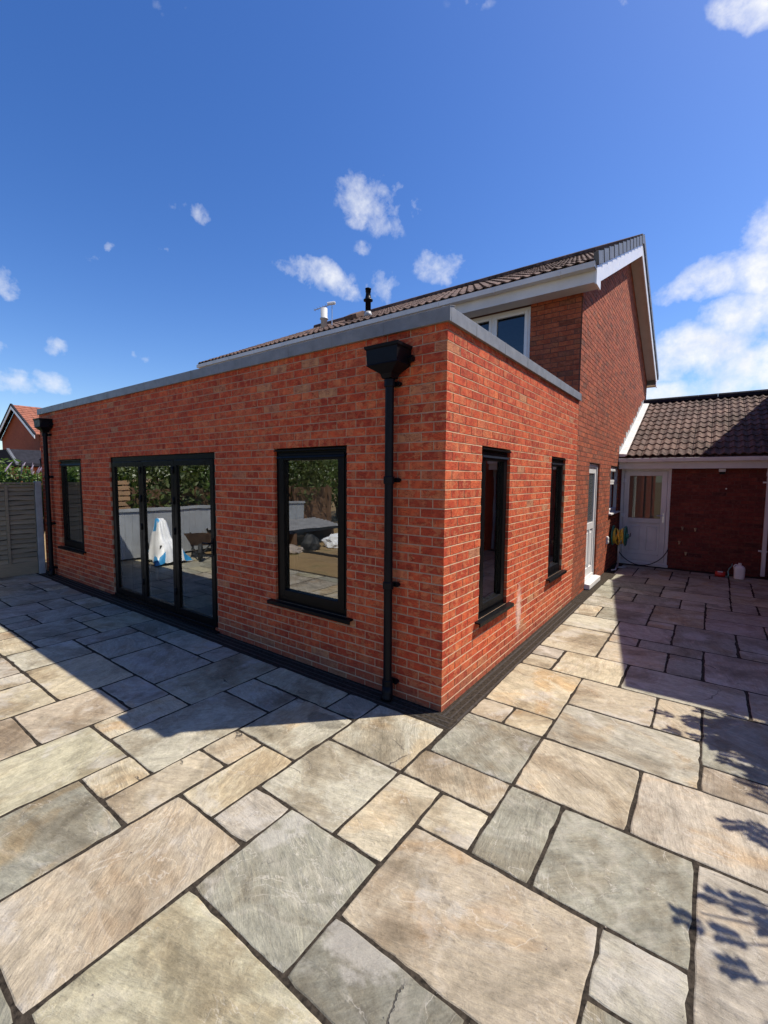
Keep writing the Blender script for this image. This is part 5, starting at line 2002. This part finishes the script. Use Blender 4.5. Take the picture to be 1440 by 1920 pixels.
# ------------------------------------------------------------------ foliage
def leaf_cloud(centers, n, size, rng, spread=None, elong=2.2, droop=0.3):
    """numpy leaf quads inside a set of ellipsoids (centre, radii)"""
    V, Fc, Rn = [], [], []
    vol = np.array([c[1][0] * c[1][1] * c[1][2] for c in centers])
    pick = rng.choice(len(centers), n, p=vol / vol.sum())
    for i in range(n):
        c, r = centers[pick[i]]
        d = rng.normal(size=3)
        d /= np.linalg.norm(d)
        rad = rng.uniform(0.45, 1.0) ** 0.6
        p = np.array(c) + d * np.array(r) * rad * (1 + 0.18 * math.sin(d[0] * 7 + c[0] * 3) * math.cos(d[2] * 6))
        a = rng.normal(size=3)
        a[2] -= droop
        a /= np.linalg.norm(a)
        b = np.cross(a, rng.normal(size=3))
        b /= np.linalg.norm(b) + 1e-9
        s = size * rng.uniform(0.6, 1.3)
        L, W = a * s * elong * 0.5, b * s * 0.5
        k = len(V)
        V += [tuple(p - L), tuple(p + W * 0.9 - L * 0.1), tuple(p + L), tuple(p - W * 0.9 - L * 0.1)]
        Fc.append((k, k + 1, k + 2, k + 3))
        Rn.append(float(np.clip(rng.uniform(0, 1) * 0.7 + 0.3 * (d[2] * 0.5 + 0.5), 0, 1)))
    q = MB()
    q.v, q.f, q.m, q.r = V, Fc, [0] * len(Fc), Rn
    return q


rng = np.random.default_rng(4)


def tree(name, loc, h, crown, nleaf, size, mat, label, cat='tree', group=None, trunk_r=0.12, elong=2.0):
    t = thing(name, loc, label, cat, group)
    q = MB()
    q.tube([(0, 0, -0.1), (0.05, 0.02, h * 0.4), (-0.03, 0.05, h * 0.75), (0.02, 0, h * 0.92)], [trunk_r, trunk_r * 0.8, trunk_r * 0.45, trunk_r * 0.15], 8)
    for (c, r) in crown:
        z0 = min(h * 0.7, max(0.4, c[2] - r[2] * 1.2))
        q.tube([(0, 0, z0 * 0.9), (c[0] * 0.5, c[1] * 0.5, (z0 + c[2]) / 2), (c[0], c[1], c[2])], [trunk_r * 0.5, trunk_r * 0.3, trunk_r * 0.1], 6)
    q.build('trunk', 'bark', t, smooth=True)
    leaf_cloud(crown, nleaf, size, rng, elong=elong).build('crown', mat, t)
    return t


# buddleia beyond the fence
t = thing('butterfly_bush', (-9.75, 0.05, 0), 'bright green butterfly bush with lilac flower spikes above the wooden fence', 'bush')
q = MB()
for k in range(14):
    a = k * 2.4
    q.tube([(0, 0, 0), (0.25 * math.cos(a), 0.3 * math.sin(a), 1.1), (0.5 * math.cos(a), 0.65 * math.sin(a), 1.9)], [0.03, 0.02, 0.006], 5)
q.build('stem', 'bark', t)
cr = [((0.0, -0.9, 1.62), (0.45, 0.6, 0.60)), ((0.1, -0.35, 1.56), (0.45, 0.5, 0.58)), ((0.05, 0.2, 1.48), (0.4, 0.4, 0.48)), ((-0.3, -0.1, 1.2), (0.5, 1.1, 0.5)), ((0.3, 0.2, 1.35), (0.3, 0.35, 0.4))]
leaf_cloud(cr, 8500, 0.038, rng, elong=3.0).build('foliage', 'leaf_green', t)
for k in range(15):
    yb = random.uniform(-0.55, 0.5)
    top = 2.10 - 0.16 * max(0, yb + 0.2)
    x0 = random.uniform(-0.1, 0.45)
    z0 = top - random.uniform(0.05, 0.28)
    d = Vector((random.uniform(-0.1, 0.3), random.uniform(-0.15, 0.5), random.uniform(0.5, 1.0))).normalized()
    L = random.uniform(0.13, 0.24)
    p = Vector((x0, yb, z0))
    q = MB()
    q.tube([p, p + d * L * 0.3, p + d * L * 0.7 + Vector((0, 0.01, 0)), p + d * L + Vector((0, 0.02, -0.01))], [0.009, 0.015, 0.010, 0.002], 6, rnd=random.random())
    q.build('flower_spike', 'leaf_lilac', t)

# lantern on the far end wall
t = thing('wall_lantern', (-9.9, 0.34, 2.05), 'small black lantern silhouetted above the bush left of the far downpipe', 'lamp')
q = MB()
q.tube([(0, 0, 0.0), (0, 0, 0.02), (0, 0, 0.14), (0, 0, 0.15), (0, 0, 0.21), (0, 0, 0.24)], [0.02, 0.045, 0.055, 0.075, 0.02, 0.01], 6)
q.build('lantern_body', 'black_plastic', t)
q = MB()
q.tube([(0, 0, 0.0), (0.0, 0.02, -0.05), (0.05, 0.10, -0.06), (0.05, 0.14, 0.0), (0.05, 0.14, 0.1)], 0.009, 6)
q.tube([(0.05, 0.14, 0.1), (0.05, 0.14, -2.05)], 0.02, 6)
q.build('bracket', 'black_plastic', t)

# neighbouring house far left
t = thing('neighbour_house', (-33.3, 6.0, 0), 'distant brick house with white bargeboards and orange tiled roof left of the extension', 'house')
PK, HW, PS = 6.2, 3.6, 0.507
EVZ = PK - PS * HW
q = MB()
q.box(-HW, HW, 0, 9, -0.2, EVZ)
q.face([(-HW, 0, EVZ), (HW, 0, EVZ), (0, 0, PK - 0.08)])
q.face([(-HW, 9, EVZ), (0, 9, PK - 0.08), (HW, 9, EVZ)])
q.build('wall', 'brick_old', t)
th = math.atan(PS)
Ls = (HW + 0.35) / math.cos(th)
for s in (-1, 1):
    q = MB()
    for r in range(14):
        a, b = r / 14 * Ls, (r + 1) / 14 * Ls
        for c in range(32):
            xx0, xx1 = -0.3 + c * 0.3, -0.3 + (c + 1) * 0.3 - 0.01
            zz = random.uniform(0, 0.012)
            P = [(s * (HW + 0.35 - a * math.cos(th)), xx0, EVZ - 0.35 * PS + a * math.sin(th) + 0.07 + zz),
                 (s * (HW + 0.35 - a * math.cos(th)), xx1, EVZ - 0.35 * PS + a * math.sin(th) + 0.07 + zz),
                 (s * (HW + 0.35 - b * math.cos(th)), xx1, EVZ - 0.35 * PS + b * math.sin(th) + 0.03 + zz),
                 (s * (HW + 0.35 - b * math.cos(th)), xx0, EVZ - 0.35 * PS + b * math.sin(th) + 0.03 + zz)]
            q.face(P)
            q.face([P[0], P[1], (P[1][0], P[1][1], P[1][2] - 0.05), (P[0][0], P[0][1], P[0][2] - 0.05)])
    tag(q.build('roof', 'orange_tile' if s == 1 else 'dark_tile', t), kind='stuff')
    q = MB()
    for (y_, m_) in ((-0.335, 0),):
        A = [(s * (HW + 0.35), y_, EVZ - 0.35 * PS + 0.0), (0, y_, PK), (0, y_, PK - 0.22), (s * (HW + 0.35), y_, EVZ - 0.35 * PS - 0.22)]
        B = [(a[0], a[1] + 0.03, a[2]) for a in A]
        q.face(A)
        q.face(B)
        for k in range(4):
            k2 = (k + 1) % 4
            q.face([A[k], A[k2], B[k2], B[k]])
    q.build('bargeboard', 'white_upvc', t)
    q = MB()
    A = [(s * (HW + 0.37), -0.36, EVZ - 0.35 * PS + 0.10), (0, -0.36, PK + 0.10), (0, -0.36, PK), (s * (HW + 0.37), -0.36, EVZ - 0.35 * PS)]
    B = [(a[0], a[1] + 0.1, a[2]) for a in A]
    q.face(A)
    for k in range(4):
        k2 = (k + 1) % 4
        q.face([A[k], A[k2], B[k2], B[k]])
    q.build('verge', 'dark_tile', t)
t = thing('neighbour_garage', (-28.6, 4.0, 0), 'low dark-tiled garage roof in front of the distant brick house', 'garage')
q = MB()
q.box(-2.4, 2.4, 0.1, 5, -0.2, 2.3)
q.build('wall', 'brick_old', t)
q = MB()
q.prism([(-2.7, 2.25), (-1.2, 3.25), (1.42, 3.22), (2.75, 2.5), (2.75, 2.35), (0, 2.3)], (0, 0, 0), 'y', 5.2)
q.build('roof', 'dark_tile', t)
q = MB()
q.prism([(1.40, 3.26), (2.80, 2.50), (2.80, 2.40), (1.40, 3.14)], (0, -0.12, 0), 'y', 0.11)
q.build('verge', 'verge_plastic', t)

# neighbour to the right, outside the frame, whose gable shades the side passage
t = thing('side_neighbour', (2.9, 0, 0), 'neighbouring brick building beside the passage, out of view, casting its gable shadow', 'building')
q = MB()
A = [(0, 3.24, -0.2), (0, 11.69, -0.2), (0, 11.69, 4.35), (0, 8.72, 5.65), (0, 3.24, 3.82)]
B = [(7, a[1], a[2]) for a in A]
q.face(list(reversed(A)))
q.face(B)
for k in range(5):
    k2 = (k + 1) % 5
    q.face([A[k], A[k2], B[k2], B[k]])
q.build('wall', 'brick_old', t)
q = MB()
q.face([(-0.01, 3.2, 3.83), (7, 3.2, 3.83), (7, 8.72, 5.68), (-0.01, 8.72, 5.68)])
q.face([(-0.01, 8.72, 5.68), (7, 8.72, 5.68), (7, 11.7, 4.37), (-0.01, 11.7, 4.37)])
q.build('roof', 'roof_tile', t)

# shrub to the right whose leaves throw the dappled shadow (outside the frame)
def sh(px, py, z):
    return (px + 0.466 * z, py + 0.473 * z, z)


t = thing('garden_tree', (4.3, 1.9, 0), 'leafy ash tree beside the patio, out of view, throwing leaf shadows on the slabs', 'tree')
sprays = []
# (ground shadow x, y, height of the spray, radius, number of leaflets)
for (gx, gy, z, r, n) in [(1.62, 1.00, 1.9, 0.15, 34), (1.74, 0.93, 1.9, 0.12, 28), (1.88, 0.98, 2.0, 0.20, 80), (2.02, 1.05, 2.1, 0.22, 120), (1.90, 0.78, 2.0, 0.13, 26),
                          (2.12, 0.88, 2.1, 0.22, 130), (2.25, 1.05, 2.2, 0.3, 220), (2.10, 0.66, 2.0, 0.14, 30), (2.02, 0.52, 1.95, 0.12, 26), (2.18, 0.50, 2.0, 0.15, 40), (2.30, 0.72, 2.1, 0.22, 120),
                          (2.42, 0.95, 2.2, 0.35, 260), (2.2, 0.85, 2.2, 0.22, 200), (2.05, 1.15, 2.1, 0.16, 120), (2.35, 0.6, 2.2, 0.2, 160), (2.55, 0.5, 2.2, 0.3, 120),
                          (1.86, -0.10, 1.8, 0.055, 7), (1.96, -0.04, 1.8, 0.06, 9), (2.02, -0.16, 1.8, 0.06, 8), (2.15, 0.0, 1.9, 0.14, 24),
                          (1.79, -0.66, 1.7, 0.05, 8), (1.70, -0.78, 1.7, 0.045, 7), (1.80, -0.86, 1.7, 0.05, 8), (1.90, -0.58, 1.7, 0.07, 12), (2.0, -0.72, 1.7, 0.09, 16), (1.88, -0.98, 1.7, 0.05, 9), (2.05, -1.0, 1.8, 0.12, 20), (2.2, -0.7, 1.8, 0.15, 26)]:
    sprays.append((sh(gx, gy, z), r, n, (gx, gy)))
LV = MB()
TW = MB()
for (c, r, n, g_) in [(c, r, int(n * (5.5 if r >= 0.2 else 2.2)), g) for c, r, n, g in sprays]:
    base = Vector((4.3, 1.9, 2.4)) if g_[1] > 0.3 else Vector((4.1, 0.8, 2.3))
    c = Vector(c)
    nb = max(1, n // 11)
    for k in range(nb):
        e = c + Vector((random.gauss(0, r * 0.62), random.gauss(0, r * 0.62), random.gauss(0, r * 0.5)))
        mid = c.lerp(base, 0.35) + Vector((random.uniform(-.1, .1), random.uniform(-.1, .1), random.uniform(-0.05, .15)))
        if k == 0:
            TW.tube([base - Vector((4.3, 1.9, 0)), mid - Vector((4.3, 1.9, 0)), c - Vector((4.3, 1.9, 0))], [0.02, 0.01, 0.004], 5)
        d = Vector((-1.0, random.uniform(-0.7, 0.5), random.uniform(-0.5, 0.2))).normalized()
        L = random.uniform(0.10, 0.17)
        TW.tube([e - d * L * 0.5 - Vector((4.3, 1.9, 0)), e + d * L * 0.5 - Vector((4.3, 1.9, 0))], 0.002, 4)
        m = 15
        for i in range(m):
            f = i / m
            p = e + d * L * (f - 0.5)
            sd_ = 1 if i % 2 else -1
            out_ = (d.cross(Vector((0, 0, 1))) * sd_ + d * 0.75 + Vector((0, 0, random.uniform(-.35, .25)))).normalized()
            ll = random.uniform(0.045, 0.080)
            w_ = out_.cross(Vector((random.uniform(-.3, .3), random.uniform(-.3, .3), 1))).normalized() * ll * 0.21
            LV.face([p, p + out_ * ll * 0.45 + w_, p + out_ * ll, p + out_ * ll * 0.45 - w_], 0, random.random())
LV.v = [(a - 4.3, b - 1.9, c) for a, b, c in LV.v]
LV.build('foliage', 'leaf_ash', t)
TW.build('branch', 'bark', t)
q = MB()
q.tube([(0, 0, -0.1), (0.03, 0, 1.2), (0, 0.03, 2.4), (0.1, 0, 3.6)], [0.10, 0.08, 0.06, 0.03], 8)
q.tube([(0.0, 0, 1.5), (-0.1, -0.6, 2.0), (-0.2, -1.1, 2.3)], [0.05, 0.04, 0.025], 8)
q.build('trunk', 'bark', t)
leaf_cloud([((0.6, 0.3, 3.2), (0.9, 1.2, 0.9)), ((0.4, -0.5, 2.6), (0.8, 0.8, 0.6))], 2600, 0.05, rng, elong=2.4).build('crown', 'leaf_green', t)

# grit and crumbs of stone lying about
q = MB()
for k in range(260):
    gx, gy = random.uniform(-3.5, 2.2), random.uniform(-2.6, -0.2)
    if random.random() < 0.35:
        gx, gy = random.uniform(0.2, 1.9), random.uniform(-1.5, 4.0)
    r_ = random.uniform(0.0015, 0.0045)
    c = Vector((gx, gy, 0.002 + r_ * 0.5))
    P_ = [c + Vector((random.uniform(-1, 1), random.uniform(-1, 1), random.uniform(-0.6, 0.6))).normalized() * r_ * random.uniform(0.8, 1.6) for _ in range(4)]
    for f in ((0, 1, 2), (0, 2, 3), (0, 3, 1), (1, 3, 2)):
        q.face([P_[i] for i in f])
tag(q.build('stone_crumbs', 'rubble'), 'scattered grit and crumbs of stone on the patio', 'grit', kind='stuff')

# hedge and trees behind, seen only in the glass
spots = [(-10.6, -3.0, 3.6, 'leaf_dark'), (-10.8, -5.2, 4.2, 'leaf_green'), (-11.2, -7.6, 5.0, 'leaf_dark'), (-11.8, -10.0, 4.6, 'leaf_green'),
         (-12.6, -12.6, 5.2, 'leaf_dark'), (-10.4, -15.0, 4.8, 'leaf_dark'), (-7.5, -16.5, 4.6, 'leaf_olive'), (-4.0, -17.0, 5.0, 'leaf_dark'), (-14.0, -1.0, 3.6, 'leaf_olive'), (-14.5, -9.0, 6.0, 'leaf_dark')]
labs = ['dense dark conifer nearest the brown fence, mirrored in the glass', 'bright green leaning tree over the brown fence, mirrored in the glass', 'dark evergreen beyond the lawn end of the brown fence, mirrored in the glass',
        'green bushy tree behind the lawn, mirrored in the near window', 'dark tree in the far corner of the garden', 'dark round tree at the bottom of the lawn', 'olive green tree at the bottom of the lawn',
        'tall dark tree at the bottom of the lawn behind the camera', 'small olive tree behind the pallet', 'tallest dark tree behind the brown fence']
for (x, y, h, mt), lb in zip(spots, labs):
    w = h * 0.40
    crown = [((0, 0, h * 0.55), (w, w, h * 0.42)), ((w * 0.5, 0.4, h * 0.42), (w * 0.7, w * 0.8, h * 0.3)), ((-0.3, -w * 0.5, h * 0.6), (w * 0.7, w * 0.7, h * 0.28)), ((0.2, w * 0.6, h * 0.35), (w * 0.7, w * 0.6, h * 0.28))]
    tree('garden_tree', (x, y, 0), h, crown, 5200, 0.085, mt, lb, group='trees round the lawn')

print('objects', len(bpy.data.objects), 'tris', sum(sum(len(p.vertices) - 2 for p in o.data.polygons) for o in bpy.data.objects if o.type == 'MESH'))
